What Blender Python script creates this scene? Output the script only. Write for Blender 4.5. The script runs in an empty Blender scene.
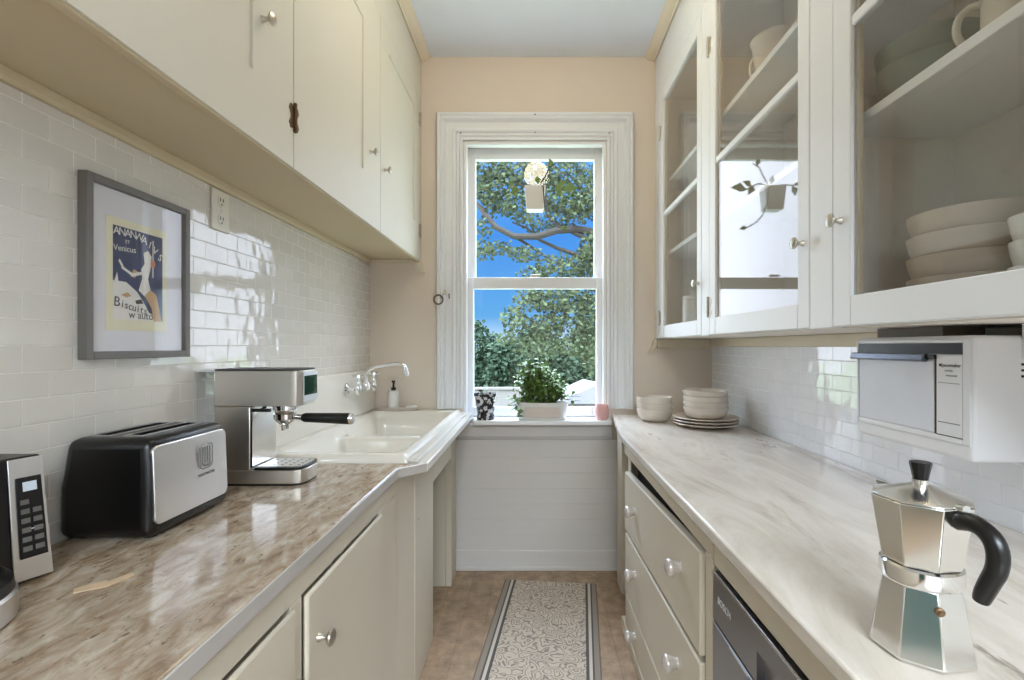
import bpy, bmesh, math, random
from mathutils import Vector, Matrix
random.seed(7)
sc = bpy.context.scene
COL = sc.collection
PI = math.pi
W = {}          # world origin used when building a thing's parts

# ------------------------------------------------------------------ materials
def srgb(r, g, b):
    f = lambda c: (c/255/12.92) if c/255 <= .04045 else ((c/255+.055)/1.055)**2.4
    return (f(r), f(g), f(b), 1)

def new_mat(name):
    m = bpy.data.materials.new(name); m.use_nodes = True
    nt = m.node_tree
    return m, nt, nt.nodes['Principled BSDF']

def N(nt, t, **kw):
    n = nt.nodes.new(t)
    for k, v in kw.items():
        if k in n.inputs: n.inputs[k].default_value = v
        else: setattr(n, k, v)
    return n

def pm(name, col, rough=.5, metal=0, var=.06, scale=8, bump=0, bscale=60, coat=0, spec=.5, emit=None, estr=0):
    """plain procedural paint / metal / ceramic: small tonal noise and optional fine bump"""
    m, nt, b = new_mat(name)
    L = nt.links.new
    tc = N(nt, 'ShaderNodeTexCoord')
    nz = N(nt, 'ShaderNodeTexNoise', Scale=scale, Detail=4.0)
    L(tc.outputs['Object'], nz.inputs['Vector'])
    mx = N(nt, 'ShaderNodeMix', data_type='RGBA')
    c = Vector(col[:3])
    mx.inputs['A'].default_value = (*(c*(1-var)), 1); mx.inputs['B'].default_value = (*(c*(1+var)), 1)
    L(nz.outputs['Fac'], mx.inputs['Factor']); L(mx.outputs['Result'], b.inputs['Base Color'])
    b.inputs['Roughness'].default_value = rough; b.inputs['Metallic'].default_value = metal
    b.inputs['Specular IOR Level'].default_value = spec
    b.inputs['Coat Weight'].default_value = coat; b.inputs['Coat Roughness'].default_value = .08
    if bump:
        n2 = N(nt, 'ShaderNodeTexNoise', Scale=bscale, Detail=3.0); L(tc.outputs['Object'], n2.inputs['Vector'])
        bp = N(nt, 'ShaderNodeBump', Strength=bump, Distance=.004); L(n2.outputs['Fac'], bp.inputs['Height'])
        L(bp.outputs['Normal'], b.inputs['Normal'])
    if emit:
        b.inputs['Emission Color'].default_value = emit; b.inputs['Emission Strength'].default_value = estr
    return m

def brushed(name, col, rough=.28, axis=2, aniso_scale=(400, 6, 6)):
    m, nt, b = new_mat(name); L = nt.links.new
    tc = N(nt, 'ShaderNodeTexCoord'); mp = N(nt, 'ShaderNodeMapping'); mp.inputs['Scale'].default_value = aniso_scale
    nz = N(nt, 'ShaderNodeTexNoise', Scale=1.0, Detail=2.0)
    L(tc.outputs['Object'], mp.inputs['Vector']); L(mp.outputs['Vector'], nz.inputs['Vector'])
    mr = N(nt, 'ShaderNodeMapRange'); mr.inputs['To Min'].default_value = rough*.94; mr.inputs['To Max'].default_value = rough*1.06
    L(nz.outputs['Fac'], mr.inputs['Value']); L(mr.outputs['Result'], b.inputs['Roughness'])
    b.inputs['Base Color'].default_value = col; b.inputs['Metallic'].default_value = 1
    return m

def glass_mat(name, tint=(1, 1, 1, 1), f0=.04, rough=0.0):
    """thin pane: clear transmission, mirror reflection growing towards grazing angles, the same from both sides"""
    m, nt, b = new_mat(name); L = nt.links.new
    nt.nodes.remove(b); out = nt.nodes['Material Output']
    tr = N(nt, 'ShaderNodeBsdfTransparent', Color=tint); gl = N(nt, 'ShaderNodeBsdfGlossy', Roughness=rough)
    ge = N(nt, 'ShaderNodeNewGeometry'); dt = N(nt, 'ShaderNodeVectorMath', operation='DOT_PRODUCT')
    L(ge.outputs['Normal'], dt.inputs[0]); L(ge.outputs['Incoming'], dt.inputs[1])
    ab = N(nt, 'ShaderNodeMath', operation='ABSOLUTE'); L(dt.outputs['Value'], ab.inputs[0])
    om = N(nt, 'ShaderNodeMath', operation='SUBTRACT'); om.inputs[0].default_value = 1; L(ab.outputs[0], om.inputs[1])
    pw = N(nt, 'ShaderNodeMath', operation='POWER'); pw.inputs[1].default_value = 5; L(om.outputs[0], pw.inputs[0])
    mr = N(nt, 'ShaderNodeMapRange'); mr.inputs['To Min'].default_value = f0; L(pw.outputs[0], mr.inputs['Value'])
    mx = N(nt, 'ShaderNodeMixShader')
    L(mr.outputs['Result'], mx.inputs[0]); L(tr.outputs[0], mx.inputs[1]); L(gl.outputs[0], mx.inputs[2]); L(mx.outputs[0], out.inputs['Surface'])
    return m

def tile_mat(name, c1, c2, grout, axes, bw, rh, mortar=.0016, rough=.08, wavy=.25, phase=(0, 0), brick_bump=.6):
    m, nt, b = new_mat(name); L = nt.links.new
    tc = N(nt, 'ShaderNodeTexCoord'); sp = N(nt, 'ShaderNodeSeparateXYZ'); cb = N(nt, 'ShaderNodeCombineXYZ')
    L(tc.outputs['Object'], sp.inputs[0])
    for k, a in enumerate(axes):
        ad = N(nt, 'ShaderNodeMath', operation='ADD'); ad.inputs[1].default_value = phase[k] + 20*(bw if k == 0 else 2*rh)
        L(sp.outputs[a], ad.inputs[0]); L(ad.outputs[0], cb.inputs[k])
    br = N(nt, 'ShaderNodeTexBrick'); br.offset = .5
    br.inputs['Color1'].default_value = c1; br.inputs['Color2'].default_value = c2; br.inputs['Mortar'].default_value = grout
    br.inputs['Scale'].default_value = 1; br.inputs['Mortar Size'].default_value = mortar; br.inputs['Mortar Smooth'].default_value = .3
    br.inputs['Brick Width'].default_value = bw; br.inputs['Row Height'].default_value = rh
    L(cb.outputs[0], br.inputs['Vector']); L(br.outputs['Color'], b.inputs['Base Color']); b.inputs['Specular IOR Level'].default_value = .9
    inv = N(nt, 'ShaderNodeMath', operation='SUBTRACT'); inv.inputs[0].default_value = 1
    L(br.outputs['Fac'], inv.inputs[1])
    rr = N(nt, 'ShaderNodeMapRange'); rr.inputs['To Min'].default_value = rough; rr.inputs['To Max'].default_value = .6
    L(br.outputs['Fac'], rr.inputs['Value']); L(rr.outputs['Result'], b.inputs['Roughness'])
    nz = N(nt, 'ShaderNodeTexNoise', Scale=14.0, Detail=1.0); L(tc.outputs['Object'], nz.inputs['Vector'])
    b1 = N(nt, 'ShaderNodeBump', Strength=wavy, Distance=.012); L(nz.outputs['Fac'], b1.inputs['Height'])
    b2 = N(nt, 'ShaderNodeBump', Strength=brick_bump, Distance=.002); L(inv.outputs[0], b2.inputs['Height']); L(b1.outputs['Normal'], b2.inputs['Normal'])
    L(b2.outputs['Normal'], b.inputs['Normal'])
    return m

def ramp(nt, stops):
    r = nt.nodes.new('ShaderNodeValToRGB'); e = r.color_ramp.elements
    e[0].position, e[0].color = stops[0]; e[1].position, e[1].color = stops[-1]
    for p, c in stops[1:-1]:
        x = e.new(p); x.color = c
    return r

def stone_mat(name, stops, scale, stretch, rot, rough, fleck, fleck_scale, fleck_lo):
    m, nt, b = new_mat(name); L = nt.links.new
    tc = N(nt, 'ShaderNodeTexCoord'); mp = N(nt, 'ShaderNodeMapping')
    mp.inputs['Rotation'].default_value = (0, 0, rot); mp.inputs['Scale'].default_value = stretch
    L(tc.outputs['Object'], mp.inputs['Vector'])
    nz = N(nt, 'ShaderNodeTexNoise', Scale=scale, Detail=8.0, Roughness=.65, Distortion=.6); L(mp.outputs['Vector'], nz.inputs['Vector'])
    rp = ramp(nt, stops); L(nz.outputs['Fac'], rp.inputs[0])
    n2 = N(nt, 'ShaderNodeTexNoise', Scale=fleck_scale, Detail=5.0, Roughness=.7); L(mp.outputs['Vector'], n2.inputs['Vector'])
    r2 = ramp(nt, [(fleck_lo, (1, 1, 1, 1)), (fleck_lo+.07, (0, 0, 0, 1))]); L(n2.outputs['Fac'], r2.inputs[0])
    mx = N(nt, 'ShaderNodeMix', data_type='RGBA'); L(r2.outputs[0], mx.inputs['Factor']); L(rp.outputs[0], mx.inputs['A']); mx.inputs['B'].default_value = fleck
    L(mx.outputs['Result'], b.inputs['Base Color'])
    b.inputs['Roughness'].default_value = rough
    return m

M = {}
M['cream']   = pm('cream_paint', srgb(222, 217, 204), .42, var=.03, scale=3, bump=.05, bscale=40)
M['underside'] = pm('tan_underside', srgb(206, 190, 158), .6, var=.06, scale=2)  # darker and tanner than the cabinet fronts
M['white']   = pm('white_paint', srgb(240, 242, 245), .4, var=.02, scale=3, bump=.04, bscale=40)
M['cupboard'] = pm('window_lit_cupboard_paint', srgb(240, 241, 243), .42, var=.02, scale=3, bump=.05, bscale=40)  # left cabinets' cream made whiter to put in cool window light
M['frame_in'] = pm('tan_cupboard_edge', srgb(216, 203, 178), .5, var=.04, scale=5)
M['inside']  = pm('cupboard_interior_paint', srgb(236, 228, 218), .55, var=.03)
M['base_paint'] = pm('aged_cream_paint', srgb(210, 200, 181), .45, var=.05, scale=4, bump=.06, bscale=30)
M['wall']    = pm('warm_cream_wall_paint', srgb(232, 219, 204), .6, var=.025, scale=4, bump=.05, bscale=50)
M['ceiling'] = pm('ceiling_white', srgb(228, 234, 243), .75, var=.02, bump=.05, bscale=25)
M['crown']   = pm('crown_cream', srgb(228, 216, 194), .5, var=.02)
M['dark']    = pm('dark_interior_shade', srgb(48, 38, 28), .7, var=.2)  # dark brown standing in for the shade inside the cabinets
M['black']   = pm('black_plastic', srgb(13, 12, 12), .32, var=.1)
M['blackm']  = pm('matte_black_plastic', srgb(26, 25, 24), .45, var=.1)
M['chrome']  = pm('polished_chrome', (.82, .82, .82, 1), .12, 1, var=.03)
M['alu']     = brushed('cast_aluminium', (.80, .79, .76, 1), .2, aniso_scale=(30, 30, 30))
M['steel']   = brushed('brushed_steel', (.66, .62, .57, 1), .36, aniso_scale=(3, 3, 200))
M['steel_h'] = brushed('brushed_steel_plate', (.82, .81, .80, 1), .30, aniso_scale=(100, 2, 200))
M['dsteel']  = brushed('dark_stainless_front', (.30, .30, .32, 1), .3, aniso_scale=(300, 4, 300))
M['nickel']  = pm('aged_nickel', srgb(196, 190, 180), .33, 1, var=.15, scale=30)
M['knobm']   = pm('pearly_silver_knob', srgb(216, 210, 206), .26, .45, var=.05)
M['rust']    = pm('tarnished_hinge_metal', srgb(120, 96, 72), .45, .8, var=.35, scale=60)
M['porcelain'] = pm('white_porcelain', srgb(238, 233, 222), .1, var=.01, coat=.4)
M['ceramic'] = pm('cream_stoneware', srgb(214, 204, 190), .25, var=.03)
M['ceramic_w'] = pm('white_stoneware', srgb(232, 230, 226), .22, var=.02)
M['ceramic_t'] = pm('taupe_stoneware', srgb(205, 192, 178), .3, var=.03)
M['ceramic_g'] = pm('sage_green_stoneware', srgb(130, 138, 128), .28, var=.05)
M['label']   = pm('planter_label', srgb(216, 205, 196), .5)
M['salmon']  = pm('salmon_ceramic', srgb(214, 140, 110), .35, var=.04)
M['pink']    = pm('pink_glaze', srgb(226, 176, 172), .2, var=.12, scale=25)
M['grey_frame'] = pm('grey_picture_frame', srgb(112, 108, 103), .45, var=.05)
M['mat_board'] = pm('mount_board', srgb(226, 224, 228), .8, var=.01)
M['print_paper'] = pm('print_paper', srgb(232, 226, 198), .8, var=.02)
M['p_blue']  = pm('print_navy', srgb(62, 68, 104), .8, var=.15, scale=40)
M['p_tan']   = pm('print_tan', srgb(206, 170, 128), .8, var=.08)
M['p_white'] = pm('print_white', srgb(232, 228, 222), .8, var=.02)
M['p_ink']   = pm('print_ink', srgb(70, 62, 66), .8, var=.05)
M['p_orange'] = pm('print_orange', srgb(206, 130, 96), .8, var=.05)
M['outlet']  = pm('outlet_plastic', srgb(232, 226, 212), .35, var=.02)
M['appl']    = pm('white_appliance_enamel', srgb(232, 232, 235), .3, var=.01)
M['appl_door'] = pm('pale_grey_door', srgb(222, 225, 234), .3, var=.01)
M['bracket'] = pm('brown_bracket', srgb(112, 98, 86), .5, var=.1)
M['hgrey']   = pm('grey_handle', srgb(110, 118, 132), .25, .6, var=.15, scale=50)
M['text']    = pm('printed_text_grey', srgb(120, 118, 116), .6)
M['text_l']  = pm('pale_lettering', srgb(205, 205, 205), .4)
M['leaf']    = pm('houseplant_leaf', srgb(112, 142, 72), .45, var=.35, scale=25)
M['leaf_d']  = pm('houseplant_leaf_dark', srgb(50, 78, 40), .4, var=.3, scale=25)
M['stem']    = pm('plant_stem', srgb(54, 48, 32), .6, var=.2)
M['soil']    = pm('potting_soil', srgb(60, 46, 34), .9, var=.4, scale=80)
M['tree_leaf'] = pm('tree_leaf', srgb(66, 77, 54), .85, var=.45, scale=3, spec=.12)
M['tree_far'] = pm('distant_tree_leaf', srgb(54, 70, 54), .85, var=.35, scale=.8, spec=.1)
M['bark']    = pm('bark', srgb(44, 41, 34), .9, var=.3, scale=10, bump=.3, bscale=20)
M['roof_pale'] = pm('pale_roof', srgb(100, 100, 104), .7, var=.05)
M['concrete'] = pm('concrete', srgb(98, 96, 92), .85, var=.08, scale=2)
M['ground']  = pm('outdoor_ground', srgb(120, 128, 96), .9, var=.3, scale=.6)
M['rear']    = pm('olive_brown_wall_paint', srgb(104, 96, 84), .7)  # kept dark so this unseen wall shows little in the window panes
M['globe']   = pm('opal_globe', (1, .9, .74, 1), .3, var=.01, emit=(1, .86, .64, 1), estr=13.5)
M['teal']    = pm('teal_reflection_paint', srgb(64, 150, 160), .45, var=.03)  # colour of the added door, meant to show in the moka pot
M['scrap']   = pm('torn_paper', srgb(205, 178, 146), .8, var=.2, scale=40)
M['lit']     = pm('lit_display', srgb(190, 200, 210), .4, emit=(.7, .8, .9, 1), estr=.12)
M['screen']  = pm('dark_green_display', srgb(30, 62, 52), .08, var=.3, scale=30)
M['gap']     = pm('shadow_line_dark', srgb(60, 50, 40), .8)
M['glass']   = glass_mat('window_glass', f0=.024)
M['cglass']  = glass_mat('cabinet_glass', tint=(.98, .98, .97, 1), f0=.07)
M['tank']    = glass_mat('clear_plastic', tint=(.97, .97, .97, 1), f0=.03, rough=.03)
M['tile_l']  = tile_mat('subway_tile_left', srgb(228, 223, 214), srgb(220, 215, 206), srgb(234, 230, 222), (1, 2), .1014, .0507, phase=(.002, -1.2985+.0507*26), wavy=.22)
M['tile_r']  = tile_mat('subway_tile_right_lit', srgb(246, 247, 249), srgb(241, 243, 246), srgb(246, 247, 248), (1, 2), .1014, .0507, phase=(.04, -1.2985+.0507*26), wavy=.22)  # same tile as the left wall, whitened to put in window light
M['board']   = pm('white_panelling_paint', srgb(216, 212, 208), .38, var=.015, bump=.04, bscale=30)
M['granite'] = stone_mat('brown_granite', [(.30, srgb(128, 104, 82)), (.44, srgb(164, 143, 120)), (.56, srgb(186, 170, 150)), (.72, srgb(208, 197, 182))], 34, (1, .42, 1), .75, .12, srgb(124, 102, 82), 75, .345)
M['edge'] = pm('granite_edge_highlight', srgb(186, 180, 174), .3, var=.06, scale=14)  # granite's front edge, paled to paint in the light it catches
M['ledge'] = pm('pale_polished_ledge', srgb(224, 220, 212), .12, var=.04, scale=12)
M['marble']  = stone_mat('pale_marble', [(.28, srgb(156, 140, 120)), (.40, srgb(205, 195, 183)), (.55, srgb(223, 216, 207)), (.72, srgb(184, 169, 150))], 5.5, (1, .26, 1), -.42, .16, srgb(150, 138, 126), 16, .29)

def mk_floor():
    m, nt, b = new_mat('vinyl_floor'); L = nt.links.new
    tc = N(nt, 'ShaderNodeTexCoord')
    br = N(nt, 'ShaderNodeTexBrick'); br.offset = .37
    br.inputs['Color1'].default_value = srgb(176, 155, 132); br.inputs['Color2'].default_value = srgb(165, 144, 122); br.inputs['Mortar'].default_value = srgb(156, 136, 115)
    br.inputs['Scale'].default_value = 1; br.inputs['Mortar Size'].default_value = .0022; br.inputs['Brick Width'].default_value = .46; br.inputs['Row Height'].default_value = .115
    mp = N(nt, 'ShaderNodeMapping'); mp.inputs['Rotation'].default_value = (0, 0, PI/2)
    L(tc.outputs['Object'], mp.inputs['Vector']); L(mp.outputs['Vector'], br.inputs['Vector'])
    nz = N(nt, 'ShaderNodeTexNoise', Scale=16.0, Detail=6.0, Roughness=.7); L(tc.outputs['Object'], nz.inputs['Vector'])
    rp = ramp(nt, [(.32, srgb(108, 92, 78)), (.68, srgb(214, 200, 184))]); L(nz.outputs['Fac'], rp.inputs[0])
    mx = N(nt, 'ShaderNodeMix', data_type='RGBA', blend_type='OVERLAY'); mx.inputs['Factor'].default_value = .55
    L(br.outputs['Color'], mx.inputs['A']); L(rp.outputs[0], mx.inputs['B']); L(mx.outputs['Result'], b.inputs['Base Color'])
    b.inputs['Roughness'].default_value = .42
    return m
M['floor'] = mk_floor()

def mk_rug():
    m, nt, b = new_mat('woven_rug'); L = nt.links.new
    tc = N(nt, 'ShaderNodeTexCoord'); sp = N(nt, 'ShaderNodeSeparateXYZ'); L(tc.outputs['Object'], sp.inputs[0])
    # scrolling vine-like figure: distorted rings around voronoi cells
    nz = N(nt, 'ShaderNodeTexNoise', Scale=9.0, Detail=2.0); L(tc.outputs['Object'], nz.inputs['Vector'])
    mxv = N(nt, 'ShaderNodeMix', data_type='RGBA', blend_type='LINEAR_LIGHT'); mxv.inputs['Factor'].default_value = .07
    L(tc.outputs['Object'], mxv.inputs['A']); L(nz.outputs['Color'], mxv.inputs['B'])
    vo = N(nt, 'ShaderNodeTexVoronoi', Scale=19.0, feature='F1'); L(mxv.outputs['Result'], vo.inputs['Vector'])
    mu = N(nt, 'ShaderNodeMath', operation='MULTIPLY'); mu.inputs[1].default_value = 26; L(vo.outputs['Distance'], mu.inputs[0])
    sn = N(nt, 'ShaderNodeMath', operation='SINE'); L(mu.outputs[0], sn.inputs[0])
    n3 = N(nt, 'ShaderNodeTexNoise', Scale=38.0, Detail=3.0); L(tc.outputs['Object'], n3.inputs['Vector'])
    ad = N(nt, 'ShaderNodeMath', operation='MULTIPLY'); L(sn.outputs[0], ad.inputs[0]); L(n3.outputs['Fac'], ad.inputs[1])
    rp = ramp(nt, [(.05, srgb(204, 191, 174)), (.25, srgb(176, 161, 147)), (.42, srgb(146, 134, 126))]); L(ad.outputs[0], rp.inputs[0])
    # border by distance from the long edges (object x), half width .25
    ab = N(nt, 'ShaderNodeMath', operation='ABSOLUTE'); L(sp.outputs[0], ab.inputs[0])
    mr = N(nt, 'ShaderNodeMapRange'); mr.inputs['From Min'].default_value = .19; mr.inputs['From Max'].default_value = .25
    L(ab.outputs[0], mr.inputs['Value'])
    rb = nt.nodes.new('ShaderNodeValToRGB'); rb.color_ramp.interpolation = 'CONSTANT'; e = rb.color_ramp.elements
    e[0].position = 0; e[0].color = (0, 0, 0, 1); e[1].position = .02; e[1].color = srgb(92, 86, 86)
    for p, c in ((.20, srgb(206, 198, 184)), (.42, srgb(92, 86, 86)), (.55, srgb(150, 138, 126)), (.9, srgb(120, 110, 102))):
        x = e.new(p); x.color = c
    L(mr.outputs['Result'], rb.inputs[0])
    gt = N(nt, 'ShaderNodeMath', operation='GREATER_THAN'); gt.inputs[1].default_value = .19; L(ab.outputs[0], gt.inputs[0])
    mx = N(nt, 'ShaderNodeMix', data_type='RGBA'); L(gt.outputs[0], mx.inputs['Factor']); L(rp.outputs[0], mx.inputs['A']); L(rb.outputs[0], mx.inputs['B'])
    L(mx.outputs['Result'], b.inputs['Base Color']); b.inputs['Roughness'].default_value = .9
    n4 = N(nt, 'ShaderNodeTexNoise', Scale=300.0); L(tc.outputs['Object'], n4.inputs['Vector'])
    bp = N(nt, 'ShaderNodeBump', Strength=.3, Distance=.002); L(n4.outputs['Fac'], bp.inputs['Height']); L(bp.outputs['Normal'], b.inputs['Normal'])
    return m
M['rug'] = mk_rug()

def mk_floral():
    m, nt, b = new_mat('black_white_floral_glaze'); L = nt.links.new
    tc = N(nt, 'ShaderNodeTexCoord'); vo = N(nt, 'ShaderNodeTexVoronoi', Scale=36.0); L(tc.outputs['Object'], vo.inputs['Vector'])
    nz = N(nt, 'ShaderNodeTexNoise', Scale=70.0, Detail=2.0); L(tc.outputs['Object'], nz.inputs['Vector'])
    ad = N(nt, 'ShaderNodeMath', operation='ADD'); L(vo.outputs['Distance'], ad.inputs[0]); L(nz.outputs['Fac'], ad.inputs[1])
    rp = ramp(nt, [(.90, srgb(200, 200, 202)), (.97, srgb(34, 34, 40))]); L(ad.outputs[0], rp.inputs[0])
    L(rp.outputs[0], b.inputs['Base Color']); b.inputs['Roughness'].default_value = .25
    return m
M['floral'] = mk_floral()

# ------------------------------------------------------------------ mesh builder
class MB:
    def __init__(s): s.bm = bmesh.new()
    def box(s, x0, x1, y0, y1, z0, z1):
        x0, x1 = sorted((x0, x1)); y0, y1 = sorted((y0, y1)); z0, z1 = sorted((z0, z1))
        v = [s.bm.verts.new(p) for p in ((x0,y0,z0),(x1,y0,z0),(x1,y1,z0),(x0,y1,z0),(x0,y0,z1),(x1,y0,z1),(x1,y1,z1),(x0,y1,z1))]
        for f in ((3,2,1,0),(4,5,6,7),(0,1,5,4),(1,2,6,5),(2,3,7,6),(3,0,4,7)): s.bm.faces.new([v[i] for i in f])
        return s
    def prism(s, poly, plane, a, b):
        """poly: 2-D outline; plane 'xy' (extruded in z), 'yz' (in x), 'xz' (in y)"""
        f = {'xy': lambda p, t: (p[0], p[1], t), 'yz': lambda p, t: (t, p[0], p[1]), 'xz': lambda p, t: (p[0], t, p[1])}[plane]
        v0 = [s.bm.verts.new(f(p, a)) for p in poly]; v1 = [s.bm.verts.new(f(p, b)) for p in poly]
        n = len(poly); s.bm.faces.new(v0); s.bm.faces.new(v1[::-1])
        for i in range(n): s.bm.faces.new((v0[i], v0[(i+1) % n], v1[(i+1) % n], v1[i]))
        return s
    def lathe(s, prof, seg=32, mat=None, c=(0, 0, 0), sx=1, sy=1):
        """prof: (r, z) list; r==0 closes. mat: extra Matrix"""
        rings = []
        for r, z in prof:
            if r < 1e-6: rings.append([s.bm.verts.new((0, 0, z))])
            else: rings.append([s.bm.verts.new((r*sx*math.cos(2*PI*k/seg), r*sy*math.sin(2*PI*k/seg), z)) for k in range(seg)])
        T = Matrix.Translation(c) @ (mat or Matrix.Identity(4))
        for rg in rings:
            for v in rg: v.co = T @ v.co
        for a, b in zip(rings, rings[1:]):
            for k in range(seg):
                k2 = (k+1) % seg
                if len(a) == 1 and len(b) == 1: continue
                if len(a) == 1: s.bm.faces.new((a[0], b[k2], b[k]))
                elif len(b) == 1: s.bm.faces.new((a[k], a[k2], b[0]))
                else: s.bm.faces.new((a[k], a[k2], b[k2], b[k]))
        return s
    def tube(s, pts, rad, seg=10, caps=True, fine=0):
        pts = [Vector(p) for p in pts]; n = len(pts)
        rad = rad if isinstance(rad, (list, tuple)) else [rad]*n
        if fine:                                     # Catmull-Rom through the points
            P, R = [], []
            for i in range(n-1):
                a, b, c, d = pts[max(i-1, 0)], pts[i], pts[i+1], pts[min(i+2, n-1)]
                for k in range(fine):
                    t = k/fine
                    P.append(.5*((2*b)+(c-a)*t+(2*a-5*b+4*c-d)*t*t+(3*b-a-3*c+d)*t**3)); R.append(rad[i]*(1-t)+rad[i+1]*t)
            P.append(pts[-1]); R.append(rad[-1]); pts, rad, n = P, R, len(P)
        prev = None; rings = []
        for i, p in enumerate(pts):
            d = (pts[min(i+1, n-1)] - pts[max(i-1, 0)]).normalized()
            if prev is None:
                u = d.orthogonal().normalized()
            else:
                u = (prev - d*prev.dot(d))
                u = u.normalized() if u.length > 1e-6 else d.orthogonal().normalized()
            prev = u; w = d.cross(u)
            rings.append([s.bm.verts.new(p + rad[i]*(u*math.cos(2*PI*k/seg) + w*math.sin(2*PI*k/seg))) for k in range(seg)])
        for a, b in zip(rings, rings[1:]):
            for k in range(seg): s.bm.faces.new((a[k], a[(k+1) % seg], b[(k+1) % seg], b[k]))
        if caps: s.bm.faces.new(rings[0][::-1]); s.bm.faces.new(rings[-1])
        return s
    def quad(s, *p):
        s.bm.faces.new([s.bm.verts.new(q) for q in p]); return s
    def leaf(s, p, d, n, L, w):
        p, d, n = Vector(p), Vector(d).normalized(), Vector(n)
        side = d.cross(n)
        if side.length < 1e-4: side = d.orthogonal()
        side.normalize(); up = side.cross(d).normalized()
        m = p + d*L*.45 + up*L*.06; t = p + d*L - up*L*.05
        a = m + side*w/2 + up*w*.12; b = m - side*w/2 + up*w*.12
        v = [s.bm.verts.new(q) for q in (p, a, t, b, m)]
        s.bm.faces.new((v[0], v[1], v[4])); s.bm.faces.new((v[1], v[2], v[4])); s.bm.faces.new((v[2], v[3], v[4])); s.bm.faces.new((v[3], v[0], v[4]))
        return s
    def build(s, name, mat, parent=None, bevel=0, seg=2, smooth=True, sharp=32, normals=True):
        bm = s.bm
        if parent is not None:
            o = W.get(parent.name, Vector())
            for v in bm.verts: v.co -= o
        if normals: bmesh.ops.recalc_face_normals(bm, faces=bm.faces)
        if smooth:
            bm.normal_update()
            for f in bm.faces: f.smooth = True
            for e in bm.edges:
                e.smooth = not (len(e.link_faces) != 2 or e.calc_face_angle(0) > math.radians(sharp))
        me = bpy.data.meshes.new(name); bm.to_mesh(me); bm.free()
        ob = bpy.data.objects.new(name, me); COL.objects.link(ob)
        me.materials.append(M[mat] if isinstance(mat, str) else mat)
        if parent is not None:
            ob.parent = parent; W[ob.name] = W.get(parent.name, Vector())
        if bevel:
            md = ob.modifiers.new('bevel', 'BEVEL'); md.width = bevel; md.segments = seg; md.limit_method = 'ANGLE'; md.angle_limit = math.radians(35)
        return ob

def recenter(ob):
    """move a stand-alone mesh's origin to the middle of its base"""
    co = [v.co.copy() for v in ob.data.vertices]
    c = Vector(((min(v.x for v in co)+max(v.x for v in co))/2, (min(v.y for v in co)+max(v.y for v in co))/2, min(v.z for v in co)))
    for v in ob.data.vertices: v.co -= c
    ob.location = c
    return ob

def thing(name, label, cat, loc=(0, 0, 0), rotz=0, group=None, local=False):
    o = bpy.data.objects.new(name, None); COL.objects.link(o)
    o.empty_display_size = .05
    o.location = loc; o.rotation_euler = (0, 0, rotz)
    W[o.name] = Vector() if local else Vector(loc)
    o['label'] = label; o['category'] = cat
    if group: o['group'] = group
    return o
def tag(o, label, cat, group=None, kind=None):
    o['label'] = label; o['category'] = cat
    if group: o['group'] = group
    if kind: o['kind'] = kind
    return o
def struct(o, label=None):
    o['kind'] = 'structure'
    if label: o['label'] = label
    return o
def dup(root, loc, rotz=None, label=None, group=None):
    r = root.copy(); COL.objects.link(r); r.location = loc
    if rotz is not None: r.rotation_euler = (0, 0, rotz)
    if label: r['label'] = label
    if group: r['group'] = group
    for ch in list(root.children):
        c = ch.copy(); COL.objects.link(c); c.parent = r
        for g in list(ch.children):
            d = g.copy(); COL.objects.link(d); d.parent = c
    return r
def cut(ob, mb):
    """carve a builder's shape out of a mesh object"""
    me = bpy.data.meshes.new('cutter'); bmesh.ops.recalc_face_normals(mb.bm, faces=mb.bm.faces); mb.bm.to_mesh(me); mb.bm.free()
    if ob.parent is not None:
        o = W.get(ob.name, Vector())
        for v in me.vertices: v.co -= o
    t = bpy.data.objects.new('cutter', me); COL.objects.link(t); t.parent = ob.parent
    md = ob.modifiers.new('cut', 'BOOLEAN'); md.object = t; md.operation = 'DIFFERENCE'; md.solver = 'EXACT'
    bpy.context.view_layer.update()
    dg = bpy.context.evaluated_depsgraph_get()
    new = bpy.data.meshes.new_from_object(ob.evaluated_get(dg))
    ob.modifiers.clear(); ob.data = new
    bpy.data.objects.remove(t)
    return ob
def text(name, s, size, mat, parent, matrix, extrude=.0004, align='CENTER', xs=1):
    cu = bpy.data.curves.new('txt', 'FONT'); cu.body = s; cu.size = size; cu.align_x = align; cu.extrude = extrude; cu.resolution_u = 3
    t = bpy.data.objects.new('txt', cu); COL.objects.link(t)
    bpy.context.view_layer.update()
    me = bpy.data.meshes.new_from_object(t.evaluated_get(bpy.context.evaluated_depsgraph_get()))
    bpy.data.objects.remove(t)
    me.transform(matrix @ Matrix.Diagonal((xs, 1, 1, 1)))
    o = W.get(parent.name, Vector())
    for v in me.vertices: v.co -= o
    ob = bpy.data.objects.new(name, me); COL.objects.link(ob); me.materials.clear(); me.materials.append(M[mat]); ob.parent = parent
    W[ob.name] = o
    return ob
# text frames: on a face looking to +X (left side of the room) reading along +Y; on a face looking to -X reading along -Y
def FX(x, y, z): return Matrix(((0, 0, 1, x), (1, 0, 0, y), (0, 1, 0, z), (0, 0, 0, 1)))
def FNX(x, y, z): return Matrix(((0, 0, -1, x), (-1, 0, 0, y), (0, 1, 0, z), (0, 0, 0, 1)))
RX = Matrix.Rotation(PI/2, 4, 'Y')     # lathe axis z -> +x
RNX = Matrix.Rotation(-PI/2, 4, 'Y')   # z -> -x
RYN = Matrix.Rotation(PI/2, 4, 'X')    # z -> -y

# ------------------------------------------------------------------ dimensions
H = 1.298; D = 2.83; XL = -.965; XR = 1.035; CEIL = 2.988; REAR = -1.0; CT = .903
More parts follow.
